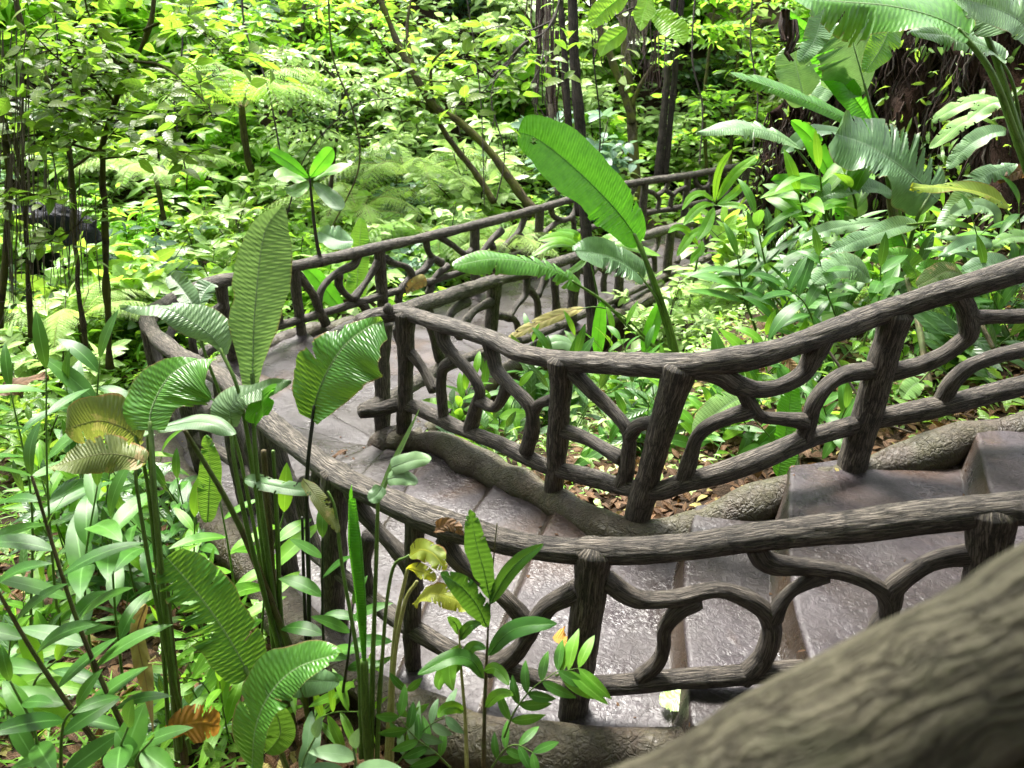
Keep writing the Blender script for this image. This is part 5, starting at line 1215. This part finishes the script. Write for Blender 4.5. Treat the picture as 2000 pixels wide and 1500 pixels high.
tree("broad_leaved_tree", "pale-leaved tree in the bright gap behind the slim dark trunks", [([(1010, 330), (1020, 220), (1030, 110), (1040, -60)], 17, 17, .07, .04)], 'trunk_moss',
     [([(1020, 220), (960, 180), (900, 170), (860, 190)], 17, 16, .03, 22, 1.0), ([(1025, 150), (980, 90), (930, 60), (890, 60)], 17, 16, .03, 26, 1.0), ([(1030, 120), (1080, 80), (1130, 70), (1180, 90)], 17, 16, .03, 26, 1.0), ([(1036, 40), (1000, 0), (950, -10), (900, -10)], 17, 16, .03, 20, 1.0), ([(1022, 210), (1070, 180), (1130, 180), (1180, 200)], 17, 16, .03, 26, 1.0), ([(1015, 270), (1060, 260), (1120, 280), (1180, 300)], 17, 16, .03, 20, 1.)],
     'broad_pale', L=.27, ratio=.5, per=8, seed=11, prof='ovate', nsec=3)
tree("broad_leaved_tree", "tree with narrow glossy pale leaves arching left of the leaning mossy tree", [([(640, 420), (650, 330), (660, 240), (670, 160)], 12.5, 12.4, .04, .02)], 'twig',
     [([(660, 240), (600, 190), (540, 170), (480, 190)], 12.4, 11.6, .02, 26, .7), ([(665, 200), (690, 160), (720, 170), (750, 200)], 12.4, 11.8, .02, 20, .6), ([(655, 280), (610, 250), (560, 250), (520, 280)], 12.4, 11.6, .02, 22, .7), ([(668, 170), (630, 130), (580, 110), (530, 120)], 12.4, 11.8, .02, 20, .7), ([(655, 290), (690, 270), (730, 270), (760, 290)], 12.4, 11.8, .02, 16, .6)],
     'broad_pale', L=.2, ratio=.34, per=9, seed=12, droop=.3, bend=.7)
tree("broad_leaved_tree", "lime-leaved tree filling the top edge left of centre", [([(560, 300), (570, 180), (590, 60), (600, -80)], 14, 14, .05, .03)], 'twig',
     [([(590, 60), (530, 40), (470, 30), (420, 40)], 14, 13, .02, 24, .8), ([(595, 20), (640, 10), (690, 20), (730, 50)], 14, 13.2, .02, 24, .8), ([(575, 130), (530, 100), (480, 100), (440, 120)], 14, 13.2, .02, 20, .7), ([(598, 0), (560, -30), (500, -40), (440, -40)], 14, 13, .02, 20, .8), ([(580, 110), (640, 80), (700, 90), (740, 110)], 14, 13.2, .02, 20, .7)],
     'broad_lime', L=.22, ratio=.4, per=8, seed=13)
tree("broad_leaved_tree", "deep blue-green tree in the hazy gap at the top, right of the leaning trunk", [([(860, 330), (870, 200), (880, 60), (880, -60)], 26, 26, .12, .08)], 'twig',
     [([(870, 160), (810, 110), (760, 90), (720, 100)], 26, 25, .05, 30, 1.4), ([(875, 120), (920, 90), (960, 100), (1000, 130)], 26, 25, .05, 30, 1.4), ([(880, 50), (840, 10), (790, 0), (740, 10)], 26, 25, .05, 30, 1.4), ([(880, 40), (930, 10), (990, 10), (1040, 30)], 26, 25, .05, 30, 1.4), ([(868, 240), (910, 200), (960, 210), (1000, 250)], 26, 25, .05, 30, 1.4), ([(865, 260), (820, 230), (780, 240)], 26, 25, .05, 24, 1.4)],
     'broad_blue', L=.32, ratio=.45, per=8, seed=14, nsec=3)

# ------------------------------------------------------------------ ferns
gF = "ferns around the stairs"
ferns = [fern_mesh(i, nf=n, L=l, Lp=lp, npin=20, per=8, rise=r).mesh("fern_fronds", [M[m], M['stem_g']]) for i, (n, l, lp, r, m) in enumerate([(9, .5, .12, .8, 'fern'), (8, .6, .14, .7, 'fern_lime'), (10, .55, .12, .6, 'fern_pale'), (9, .45, .11, .9, 'fern')])]
tferns = [fern_mesh(20 + i, nf=10, L=1.5, Lp=.36, npin=22, per=11, rise=r, z0=.9).mesh("tree_fern_fronds", [M[m], M['stem_y']]) for i, (r, m) in enumerate([(.5, 'fern_pale'), (.6, 'fern_lime'), (.5, 'fern')])]
def put(name, label, cat, group, fmesh, loc, rz, sc, smesh=None, fol="foliage", wood="stem"):
    o = thing(name, label, cat, group, loc)
    o.rotation_euler = (0, 0, rz); o.scale = (sc, sc, sc)
    f = bpy.data.objects.new(fol, fmesh); COL.objects.link(f); f.parent = o
    if smesh is not None:
        w = bpy.data.objects.new(wood, smesh); COL.objects.link(w); w.parent = o
    return o
_a = Acc(); tube(_a, spline(np.array([(0, 0, .1), (.03, 0, .5), (0, 0, .95)]), n=10), np.linspace(.05, .04, 10), 12, bark=.01, lump=.01); tf_trunk = _a.mesh("tree_fern_trunk", [M['trunk_moss']])
for i, (px, py, d, k, sc, lab) in enumerate([
    (800, 330, 13.5, 0, 1.25, "big pale tree fern spreading behind the far railing below the leaning mossy tree"),
    (700, 400, 12.6, 0, 1.0, "pale tree fern left of the largest one, above the far railing"),
    (900, 340, 15.5, 0, 1.2, "pale tree fern in the bright hollow right of the leaning trunk"),
    (470, 190, 11.0, 1, 1.1, "yellow-lime tree fern hanging over the slope at the upper left"),
    (850, 450, 11.8, 2, .9, "green tree fern close behind the far railing with some yellow fronds beside it"),
    (980, 470, 11.6, 0, .75, "tree fern leaning on the far railing, pale frond pointing left"),
    (300, 330, 10.0, 0, .7, "pale flat tree fern halfway up the left slope"),
    (150, 610, 7.6, 0, .55, "pale tree fern low at the left beside the dark wet rock")]):
    p = at_depth(px, py, d)
    put("tree_fern", lab, "fern", "tree ferns", tferns[k], tuple(p - np.array([0, 0, 1.05 * sc])), i * 1.3, sc, tf_trunk, "fronds", "trunk")
fern_spots = [(1320, 560, 0, .9, "lime fern spilling over the kerb of the lower flight"), (1270, 600, 3, .7, "small fern under the lower railing beside the lime leaf"), (1380, 610, 3, .8, "fern on the dark ledge below the lower flight"), (1420, 560, 1, .8, "lime fern between the lower railing and the gingers"),
              (1500, 480, 0, .9, "fern at the foot of the root curtain"), (1560, 560, 3, .8, "fern among the gingers on the right bank"), (1620, 600, 2, .7, "pale fern behind the upper railing"), (1150, 760, 3, .6, "small fern in the hollow behind the upper railing"), (1040, 740, 0, .55, "fern seen between the branches of the upper railing"), (960, 830, 1, .45, "small lime fern by the kerb inside the bend"),
              (1480, 680, 2, .7, "pale fern on the bank just above the upper railing"), (1720, 600, 3, .8, "fern below the pale drooping leaves"), (1850, 620, 0, .7, "fern at the right behind the upper railing"), (1380, 700, 1, .5, "small lime fern behind the leaning post"), (80, 760, 1, .8, "lime fern at the left edge above the gingers"), (240, 660, 2, .8, "pale fern left of the bend of the railing"), (60, 640, 0, .9, "fern below the dark wet rock"),
              (330, 520, 1, .8, "lime fern behind the outer railing at the bend"), (640, 480, 0, .9, "fern just behind the far railing left of its first tall post"), (840, 430, 3, .9, "fern behind the far railing below the tree ferns")]
def on_ground(px, py):
    r = ray(px, py); t = 1.5
    ts = np.linspace(1.5, 60, 600); q = CAMP + r * ts[:, None]
    z = ground_z(q[:, 0], q[:, 1], False)
    hit = np.where(q[:, 2] < z)[0]
    return q[hit[0]] if len(hit) else q[-1]
for i, (px, py, k, sc, lab) in enumerate(fern_spots):
    p = on_ground(px, py + 25)
    put("fern", lab, "fern", gF, ferns[k], (p[0], p[1], gz(p[0], p[1]) - .02), i * 2.1, sc * max(1, np.linalg.norm(p - CAMP) / 6.5), None, "fronds")

# ------------------------------------------------------------------ shrubs
KIND = [("narrow glossy leaves", 'broad_mid', dict(H=1.1, R=.7, L=.15, ratio=.3, per=8)), ("small round lime leaves", 'broad_lime', dict(H=.9, R=.7, L=.1, ratio=.6, per=8, prof='ovate')), ("pale whitish leaves", 'broad_pale', dict(H=1.2, R=.75, L=.16, ratio=.45)),
        ("dark glossy leaves", 'broad_dark', dict(H=1.1, R=.7, L=.17, ratio=.42)), ("yellow-green leaves", 'broad_olive', dict(H=1.2, R=.7, L=.16, ratio=.42)), ("blue-green leaves", 'broad_blue', dict(H=1.2, R=.8, L=.14, ratio=.5)), ("long bright leaves", 'broad_lime', dict(H=1.3, R=.7, L=.24, ratio=.3, bend=.6)), ("broad mid-green leaves", 'broad_mid', dict(H=1.0, R=.7, L=.2, ratio=.5, prof='ovate'))]
shr = []
for i, (d, m, kw) in enumerate(KIND):
    for v in range(2):
        kw2 = dict(kw); kw2['L'] = kw['L'] * (1.2 if v else 1.5)
        al, aw = shrub_mesh(500 + i * 7 + v, nst=8, ntw=7 if v else 6, nsec=4 if i != 1 else 3, **kw2)
        shr.append((i, al.mesh("shrub_foliage", [M[m]]), aw.mesh("shrub_stems", [M['twig']])))
def zone(px, py):
    if py < 90: v = "at the top edge,"
    elif py < 200: v = "high up,"
    elif py < 330: v = "halfway up,"
    else: v = "low down,"
    for lim, t in ((110, "by the left edge"), (230, "behind the thin mossy stem"), (360, "right of the thin mossy stem"), (480, "above the tallest ribbed leaf"), (620, "near the whorled sapling"), (740, "left of the leaning tree"), (870, "under the leaning tree's fork"), (1000, "right of the leaning tree"), (1110, "left of the slim dark trunk"), (1230, "right of the slim dark trunk"), (1330, "by the twin dark trunks"), (1480, "above the far railing's end"), (1640, "under the tall banana leaves"), (1800, "behind the hanging roots")):
        if px < lim: return v + " " + t
    return v + " at the right edge"
gS = "shrubs on the slopes beyond the stairs"
g = np.random.default_rng(77)
cands = []
for (x0, x1, y0, y1, st, sc) in [(-7.5, 4.5, 8.6, 14.5, 1.15, 1.0), (-12, 11, 14.5, 22, 1.7, 1.6), (-19, 18, 22, 37, 2.7, 2.7), (-13, -3.4, 4.2, 8.6, 1.1, .85), (4.2, 9, 5, 14, 1.3, .9)]:
    for x in np.arange(x0, x1, st):
        for y in np.arange(y0, y1, st):
            cands.append((x + g.uniform(-.4, .4) * st, y + g.uniform(-.4, .4) * st, sc * g.uniform(.75, 1.25)))
used = {}
for x, y, sc in cands:
    if ((PATH[:, 0] - x) ** 2 + (PATH[:, 1] - y) ** 2).min() < (.55 + .3 * sc) ** 2: continue
    z = gz(x, y)
    px, py, d = proj(np.array([x, y, z + .7 * sc]))
    if px < -120 or px > 2120 or py < -260 or d < 2: continue
    if px > 1480 and y < 8 and x < 4.2: continue
    if px > 1520 and y < 13: continue
    # kinds follow what stands where in the picture
    if px < 460: w = [2, 3, 1, 1.5, 4, 1, 2, 1]
    elif px < 760: w = [2, 2, 4, 2, 1, 1.5, 2, 1]
    elif px < 1000: w = [1, 2, 4, .7, .3, 4, 1, .5]
    elif px < 1320: w = [1, 3, 4, .5, 1, 1, 2, 1]
    else: w = [1.5, 2, .5, 2, 2, .5, 2, 2]
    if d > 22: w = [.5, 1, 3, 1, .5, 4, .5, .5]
    k = int(g.choice(8, p=np.array(w) / sum(w)))
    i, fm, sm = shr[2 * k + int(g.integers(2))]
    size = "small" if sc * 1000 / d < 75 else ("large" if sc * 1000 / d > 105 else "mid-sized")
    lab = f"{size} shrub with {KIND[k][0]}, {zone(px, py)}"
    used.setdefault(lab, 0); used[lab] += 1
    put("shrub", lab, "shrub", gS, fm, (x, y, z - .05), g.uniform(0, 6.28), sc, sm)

for (px, py, d, k_, sc, lab) in [(40, 600, 8.4, 6, .6, "dark shrub screening the lower left of the wet rock"), (215, 545, 8.6, 14, .85, "mid-green shrub screening the right end of the wet rock"), (110, 470, 10.6, 8, .9, "yellow-green shrub growing over the top of the wet rock"), (160, 640, 8.0, 0, .6, "glossy shrub below the wet rock"), (20, 470, 9.0, 14, .7, "leafy shrub left of the wet rock by the edge")]:
    p = at_depth(px, py, d)
    put("shrub", lab, "shrub", gS, shr[k_][1], tuple(p - np.array([0, 0, .5 * sc])), px, sc, shr[k_][2])
# ------------------------------------------------------------------ root-hung bank at the upper right
o = thing("earth_bank", "dark overhanging bank of earth at the right, hung with reddish roots", "bank")
bx = [(1470, 560, 9.2), (1560, 420, 8.6), (1640, 330, 8.0), (1740, 230, 7.6), (1860, 120, 7.2), (2000, 40, 6.8), (2150, 0, 6.6)]
n_u, n_v = 60, 40
top = spline(np.array([at_depth(*p) for p in [(1500, 330, 9.4), (1560, 180, 9), (1640, 60, 8.4), (1760, -60, 7.8), (1900, -120, 7.2), (2200, -160, 6.6)]]), n=n_u)
bot = spline(np.array([at_depth(*p) for p in [(1490, 520, 9.0), (1580, 520, 8.0), (1700, 540, 7.2), (1820, 560, 6.6), (1950, 600, 6.0), (2250, 640, 5.6)]]), n=n_u)
v = np.linspace(0, 1, n_v)
Vb = top[:, None] * (1 - v)[None, :, None] + bot[:, None] * v[None, :, None]
out = unit(np.array([-.6, -.75, .1]))
uu, vv = np.meshgrid(np.arange(n_u) * .3, v * 9, indexing='ij')
Vb = Vb + out * ((vnoise(uu * 1.1, vv * .6, 61) - .5) * .5 + (vnoise(uu * 4, vv * 2, 62) - .5) * .18 + .35 * np.cos(v * 3.0)[None])[..., None]
back = Vb - out * 1.2
a = Acc(); ii = np.arange(n_u - 1)[:, None] * n_v + np.arange(n_v - 1)[None]
fq = np.stack([ii, ii + 1, ii + n_v + 1, ii + n_v], -1).reshape(-1, 4)
nn = n_u * n_v
ring = np.concatenate([np.arange(n_u) * n_v, (n_u - 1) * n_v + np.arange(1, n_v), (np.arange(n_u - 1)[::-1]) * n_v + n_v - 1, np.arange(1, n_v - 1)[::-1]])
rn = np.roll(ring, -1)
a.add(np.concatenate([Vb.reshape(-1, 3), back.reshape(-1, 3)]), np.concatenate([fq, fq[:, ::-1] + nn, np.stack([ring, rn, rn + nn, ring + nn], -1)]))
a.obj("earth", M['bank'], o)
g = np.random.default_rng(5)
def root_curtain(parent, mat, n, urange, vrange, ln, r, seed, name="roots"):
    g = np.random.default_rng(seed); a = Acc()
    for i in range(n):
        iu, iv = int(g.uniform(*urange) * (n_u - 1)), int(g.uniform(*vrange) * (n_v - 1))
        p = Vb[iu, iv] + out * .02
        l = ln * g.uniform(.4, 1.3)
        q = [p]
        for k in range(6):
            q.append(q[-1] + np.array([g.normal(0, .04), g.normal(0, .04) - .01, -l / 6]))
        tube(a, np.array(q), np.linspace(r, r * .4, 7) * g.uniform(.5, 1.5), 5, caps=False)
    w = a.obj(name, mat, parent); w["kind"] = "stuff"
root_curtain(o, M['root'], 1500, (.05, .95), (.0, .8), .8, .009, 71)
root_curtain(o, M['twig'], 300, (.05, .95), (.0, .8), 1.1, .011, 72)
# mosses and small leaves on the bank
g = np.random.default_rng(73); a = Acc(); n = 2600
iu, iv = g.integers(0, n_u, n), np.minimum(n_v - 1, (g.random(n) ** .5 * n_v).astype(int))
keep = vnoise(iu * .35, iv * .3, 74) > .42
iu, iv = iu[keep], iv[keep]
O = Vb[iu, iv] + out * g.uniform(0, .12, (len(iu), 1)) + g.normal(0, .06, (len(iu), 3))
leaves(a, O, g.normal(0, .6, (len(iu), 3)) + out * .8 + (0, 0, -.2), g.normal(0, .5, (len(iu), 3)) + (0, 0, 1), g.uniform(.06, .2, len(iu)), g.uniform(.02, .06, len(iu)), bend=.6, nsec=3)
a.obj("foliage", M['broad_mid'], o)["kind"] = "stuff"
# hanging dark and pale root strands elsewhere
def strands(label, spots, mat, r, seed, n=14, spread=14, name="hanging_roots"):
    o = thing(name, label, "roots"); g = np.random.default_rng(seed); a = Acc()
    for (px, py0, py1, d) in spots:
        for i in range(n):
            x = px + g.normal(0, spread * .5)
            P = dline([(x, py0), (x + g.normal(0, 5), py0 * .6 + py1 * .4), (x + g.normal(0, 9), py0 * .2 + py1 * .8), (x + g.normal(0, 12), py1 - abs(g.normal(0, .3)) * (py1 - py0))], d + g.normal(0, .1), d + g.normal(0, .1))
            tube(a, P, np.linspace(r, r * .4, 4), 4, caps=False)
    a.obj("roots", M[mat], o)
for i, (px, d, r, mt, lab) in enumerate([
    ([(350, -40), (356, 90), (340, 200), (362, 330)], 9.5, .012, 'twig', "thin brown vine hanging right of the thin mossy stem"),
    ([(470, -40), (480, 60), (520, 160), (548, 300)], 10.5, .014, 'twig', "thin slanting vine above the tallest ribbed leaf"),
    ([(640, -40), (650, 110), (690, 220), (700, 330), (640, 460)], 11.0, .014, 'trunk_moss', "looping mossy vine left of the leaning tree"),
    ([(905, -40), (925, 80), (940, 210), (946, 400)], 11.0, .01, 'twig', "thread-thin vine hanging right of the leaning tree's fork"),
    ([(975, 120), (960, 200), (985, 300), (970, 390)], 11.2, .012, 'twig', "wavy thin vine between the leaning tree and the slim trunks"),
    ([(1150, -40), (1160, 120), (1172, 240), (1168, 360)], 10.5, .012, 'trunk_dark', "dark thin vine right of the slim dark trunk"),
    ([(1360, -40), (1352, 110), (1372, 210), (1366, 320)], 11.0, .014, 'twig', "brown vine between the twin trunks and the bank"),
    ([(1472, -40), (1466, 80), (1480, 190), (1470, 300)], 10.0, .012, 'twig', "thin vine hanging above the far railing's end"),
    ([(730, 60), (780, 130), (860, 160), (960, 130), (1050, 60)], 11.5, .012, 'trunk_moss', "long sagging vine strung from the leaning tree to the slim trunks"),
    ([(560, 420), (600, 300), (690, 210), (770, 190)], 11.0, .01, 'twig', "thin arching twig left of the leaning tree"),
    ([(100, -40), (112, 100), (96, 240), (120, 400)], 6.4, .006, 'twig', "thread-thin vine by the crooked stem at the far left")]):
    o = thing("liana", lab, "vine")
    stalk(o, M[mt], dline(px, d, d), r, r * .8, 800 + i, name="vine_stem", seg=7)
strands("pale stringy roots hanging from the top edge beside the heart-shaped lime leaves", [(1232, -40, 140, 9.5), (1248, -40, 110, 9.5)], 'root_pale', .006, 1, 22, 18)
strands("dark stringy roots hanging from the top edge left of the slim dark trunk", [(1048, -40, 130, 10), (1060, -30, 260, 10), (1085, 60, 330, 10.5)], 'root', .012, 2, 10, 16)
strands("dark curtain of dry roots hanging at the left edge", [(10, 60, 420, 5.6), (40, 130, 560, 5.8), (75, 240, 620, 6), (25, 300, 660, 5.6), (110, 330, 600, 6.2), (150, 380, 620, 6.4)], 'root_pale', .005, 3, 8, 40)
strands("short dark roots hanging behind the heart-shaped lime leaves", [(1262, 40, 190, 12), (1285, 60, 200, 12), (1172, 20, 150, 12)], 'root', .01, 4, 6, 14)
strands("dark curled dead fronds hanging under the top banana leaf", [(1535, 20, 95, 5.2), (1555, 40, 120, 5.2)], 'root', .018, 5, 4, 12)
strands("brown root dangling at the right end of the far railing", [(1500, 330, 440, 9.0)], 'twig', .02, 6, 4, 26)

# dark wet rock at the left, behind the trunks
o = bpy.data.objects.new("wet_rock", None)
g = np.random.default_rng(9)
nu, nv = 48, 30
th, ph = np.meshgrid(np.linspace(0, 2 * np.pi, nu, endpoint=False), np.linspace(.02, np.pi - .02, nv), indexing='ij')
R = 1 + .2 * (vnoise(np.mod(th / 6.2832 * 6, 6), ph * 2, 81, 6) - .5) + .2 * (vnoise(np.mod(th / 6.2832 * 16, 16), ph * 6, 82, 16) - .5)
Vr = np.stack([np.cos(th) * np.sin(ph) ** .5 * .62, np.sin(th) * np.sin(ph) ** .5 * .35, np.cos(ph) * .62], -1) * R[..., None] + at_depth(110, 500, 9.6)
ii = np.arange(nu)[:, None] * nv + np.arange(nv - 1)[None]; jj = (np.arange(nu)[:, None] + 1) % nu * nv + np.arange(nv - 1)[None]
a = Acc(); a.add(Vr, np.stack([ii, ii + 1, jj + 1, jj], -1))
bpy.data.objects.remove(o)
o = a.obj("wet_rock", M['rock']); tag(o, "dark bluish wet rock face seen between the thin trunks at the left", "rock")

# ------------------------------------------------------------------ ground cover, litter, fallen leaves
def scatter(n, box, seed, dens=None):
    g = np.random.default_rng(seed)
    x, y = g.uniform(box[0], box[1], n), g.uniform(box[2], box[3], n)
    z = ground_z(x, y)
    px, py, d = proj(np.stack([x, y, z], -1))
    k = (d > .5) & (px > -80) & (px < 2080) & (py > -120) & (py < 1580)
    if dens: k &= vnoise(x * dens[0] + 50, y * dens[0] + 50, seed) > dens[1]
    # not on the stairs
    idx = np.where(k)[0]
    for c in range(0, len(idx), 2000):
        j = idx[c:c + 2000]
        d2 = ((x[j, None] - PATH[None, ::2, 0]) ** 2 + (y[j, None] - PATH[None, ::2, 1]) ** 2).min(1)
        k[j[d2 < np.where((y[j] > 6.5) & (x[j] > -1), .5, .07) ** 2]] = False
    return x[k], y[k], z[k], d[k], g
def cover(name, mats, parts, H, Lr, Wr, seed, prof='lance', nsec=3):
    a = Acc()
    for (n, box, hs, dens) in parts:
        x, y, z, d, g = scatter(n, box, seed, dens); seed += 1
        m = len(x)
        sc = hs * g.uniform(.6, 1.3, m)
        az = g.uniform(0, 6.283, m)
        D = np.stack([np.cos(az), np.sin(az), g.uniform(-.1, .9, m)], -1)
        O = np.stack([x, y, z + H * sc * g.random(m) ** 1.5], -1)
        leaves(a, O, D, np.array([0, 0, 1.0]) + g.normal(0, .35, (m, 3)), Lr * sc, Wr * sc, bend=g.uniform(.2, .9, m), fold=g.uniform(0, .3, m), rnd=g.random(m), nsec=nsec, prof=prof, m=0)
    o = a.obj(name, mats); o["kind"] = "stuff"
    return o
cover("undergrowth", M['broad_lime'], [(15000, (-14, 8, 9, 24), 2.0, (.8, .42)), (9000, (-12, -2.6, 3.6, 10), .9, (1.1, .45)), (5000, (-1, 6, 3.7, 13), .7, (1.2, .5)), (9000, (-20, 20, 22, 40), 3.6, (.4, .4))], .45, .15, .06, 600)
cover("undergrowth", M['broad_mid'], [(13000, (-14, 8, 9, 24), 2.0, (.8, .45)), (9000, (-12, -2.6, 3.6, 10), .9, (1.1, .4)), (9000, (-1, 6, 3.7, 13), .7, (1.2, .45)), (3000, (-4, -.2, 1.9, 4.4), .6, (1.5, .5))], .35, .17, .055, 620)
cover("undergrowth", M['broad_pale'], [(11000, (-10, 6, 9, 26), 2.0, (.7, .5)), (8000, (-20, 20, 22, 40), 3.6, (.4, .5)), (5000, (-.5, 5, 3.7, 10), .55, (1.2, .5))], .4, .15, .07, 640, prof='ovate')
cover("leaf_litter", M['dead'], [(9000, (-4.5, 3.2, 1.5, 4.6), .55, None), (6000, (.3, 6, 3.5, 8), .6, None), (2500, (-1.5, 2.5, 1.3, 2.2), .5, None), (3000, (-5, 1, 3, 8), .6, None)], .03, .16, .07, 660, prof='ovate')
cover("grass", M['ginger_lime'], [(7000, (-5, -.6, 1.9, 6), .8, (1.3, .5)), (4000, (.2, 4, 4, 9), .6, (1.3, .5))], .05, .26, .022, 680, prof='tri')

g = np.random.default_rng(640)
def on_steps(n, lo, hi):
    k = g.integers(lo, hi, n)
    fr = np.clip(np.where(g.random(n) < .6, g.choice([.03, .97], n) + g.normal(0, .05, n), g.random(n)), .01, .99)
    return k, fr
nrow = len(STEPS)
k, fr = on_steps(420, 0, int(nrow * .62))
col = fr * (WA - 1); c0 = np.clip(col.astype(int), 0, WA - 2)
Pd = STEPS[k, c0] * (1 - (col - c0))[:, None] + STEPS[k, c0 + 1] * (col - c0)[:, None] + (0, 0, .004)
a = Acc(); az = g.uniform(0, 6.28, len(k)); ls = g.uniform(.012, .05, len(k))
leaves(a, Pd, np.stack([np.cos(az), np.sin(az), g.uniform(0, .15, len(k))], -1), np.array([0, 0, 1.]) + g.normal(0, .2, (len(k), 3)), ls, ls * g.uniform(.15, .6, len(k)), bend=.5, nsec=3, prof='ovate')
a.obj("leaf_litter", M['dead'])["kind"] = "stuff"

def fallen(label, px, W, mat, d, seed, **k):
    o = big_leaf(None, M[mat], dline(px, d, d), W, seed=seed, **{**dict(wave=.14, torn=4), **k})
    o.name = "fallen_leaf"
    return tag(o, label, "leaf")
def zd(px, py, z): return proj(at_z(px, py, z))[2]
fallen("wet red-brown fallen leaf on the tread left of the near post", [(1080, 1245), (1090, 1248), (1100, 1250), (1112, 1245)], 34, 'orange', zd(1095, 1250, 1.55), 701, hint=(0, 0, 1), prof=(.5, .6), curl=.1)
fallen("yellow-green round fallen leaf on the kerb below the near railing", [(1365, 1350), (1340, 1358), (1315, 1366), (1288, 1372)], 44, 'broad_pale', zd(1325, 1362, 1.62), 702, hint=(0, -.1, 1), prof=(.4, .45), curl=.05)
fallen("large torn orange dead leaf at the bottom left behind the banana stems", [(320, 1440), (350, 1420), (390, 1410), (428, 1416)], 70, 'orange', 2.85, 703, hint=(.3, -.8, .5), prof=(.55, .25), curl=.1, torn=16, wave=.1, twist=.5)
fallen("small dark curled leaf lying on the landing at the bend", [(648, 892), (658, 886), (668, 882), (678, 878)], 9, 'dead', zd(662, 886, 1.31), 704, hint=(0, 0, 1), curl=.5)
fallen("dry straw-coloured leaf caught behind the far railing", [(792, 575), (805, 560), (820, 550), (834, 548)], 26, 'dead', 9.3, 705, hint=(.2, -.8, .5), prof=(.7, .4), curl=.1, wave=.3, twist=1.2, torn=7, rr=.95)
fallen("brown dried leaf lying in the undergrowth at the left edge", [(0, 770), (30, 752), (60, 742), (95, 735)], 30, 'dead', 4.6, 706, hint=(0, -.4, 1), curl=.3, torn=3)
fallen("pale withered leaf hanging among the canes at the lower left", [(285, 1180), (268, 1240), (285, 1330), (300, 1440)], 26, 'dead', 2.9, 707, hint=(.3, -.9, .1), curl=.3, rr=.95, twist=1.5)
fallen("rust-coloured dry leaf at the right edge above the yellow-tinged leaf", [(2015, 325), (1990, 335), (1970, 345), (1950, 352)], 26, 'dead', 5.2, 708, hint=(0, -.6, .7), curl=.3, torn=2, rr=.5)
fallen("broken tan stalk stub behind the upper railing", [(1512, 678), (1525, 690), (1540, 705), (1552, 722)], 22, 'dead', 4.2, 709, hint=(.3, -.8, .4), curl=.2, prof=(.1, .1), rr=.9)
# fallen sticks near the near post
g = np.random.default_rng(12)
for i, (p, q, lab) in enumerate([((1290, 1470), (1040, 1482), "long bare stick on the soil below the near post"), ((1130, 1430), (1155, 1490), "dark short stick leaning at the foot of the near post"), ((860, 1355), (980, 1420), "thin dark twig lying on the outer kerb among the seedlings"), ((1690, 830), (1780, 845), "pale stick on the leaf litter under the upper railing"), ((1590, 650), (1680, 780), "broken tan cane leaning behind the upper railing")]):
    d = zd(p[0], p[1], 1.35) if i < 3 else 4.1
    d2 = zd(q[0], q[1], 1.35) if i < 3 else 4.0
    P = spline(np.array([at_depth(p[0], p[1], d), at_depth((p[0] + q[0]) / 2, (p[1] + q[1]) / 2 - 6, (d + d2) / 2), at_depth(q[0], q[1], d2)]), n=12)
    a = Acc(); tube(a, P, np.linspace(.009, .005, 12), 8, bark=.001, lump=.002, seed=i)
    tag(a.obj("fallen_stick", M['twig' if i < 3 else 'root_pale']), lab, "stick")

# ------------------------------------------------------------------ unseen tree added behind the viewer to shade the near flight
o = thing("broad_leaved_tree", "large unseen tree added behind the viewer, its crown shading the near flight of stairs", "tree", gT)
g = np.random.default_rng(91)
a = Acc(); P = spline(np.array([(-4.2, -2.2, 1.5), (-4.0, -2.0, 4), (-2.6, -.8, 7.4), (-1, .6, 9.2)]), step=.12); tube(a, P, np.linspace(.3, .16, len(P)), 18, bark=.02, lump=.02, seed=4); a.obj("trunk", M['trunk_moss'], o)
al = Acc()
for i in range(80):
    aw = Acc()
    tip = np.array([g.uniform(-9, 8), g.uniform(-4, 6.3), g.uniform(7.0, 9.8)])
    st = P[int(len(P) * g.uniform(.7, .98))]
    B_ = spline(np.array([st, st * .5 + tip * .5 + (0, 0, .4), tip]), step=.25)
    tube(aw, B_, np.linspace(.07, .015, len(B_)), 6)
    twigs(al, aw, B_, 34, .8, 7, .3, .45, g, droop=.15, s_from=.25, nsec=3)
    aw.obj("branch", M['twig'], o)
al.obj("crown", M['broad_mid'], o)
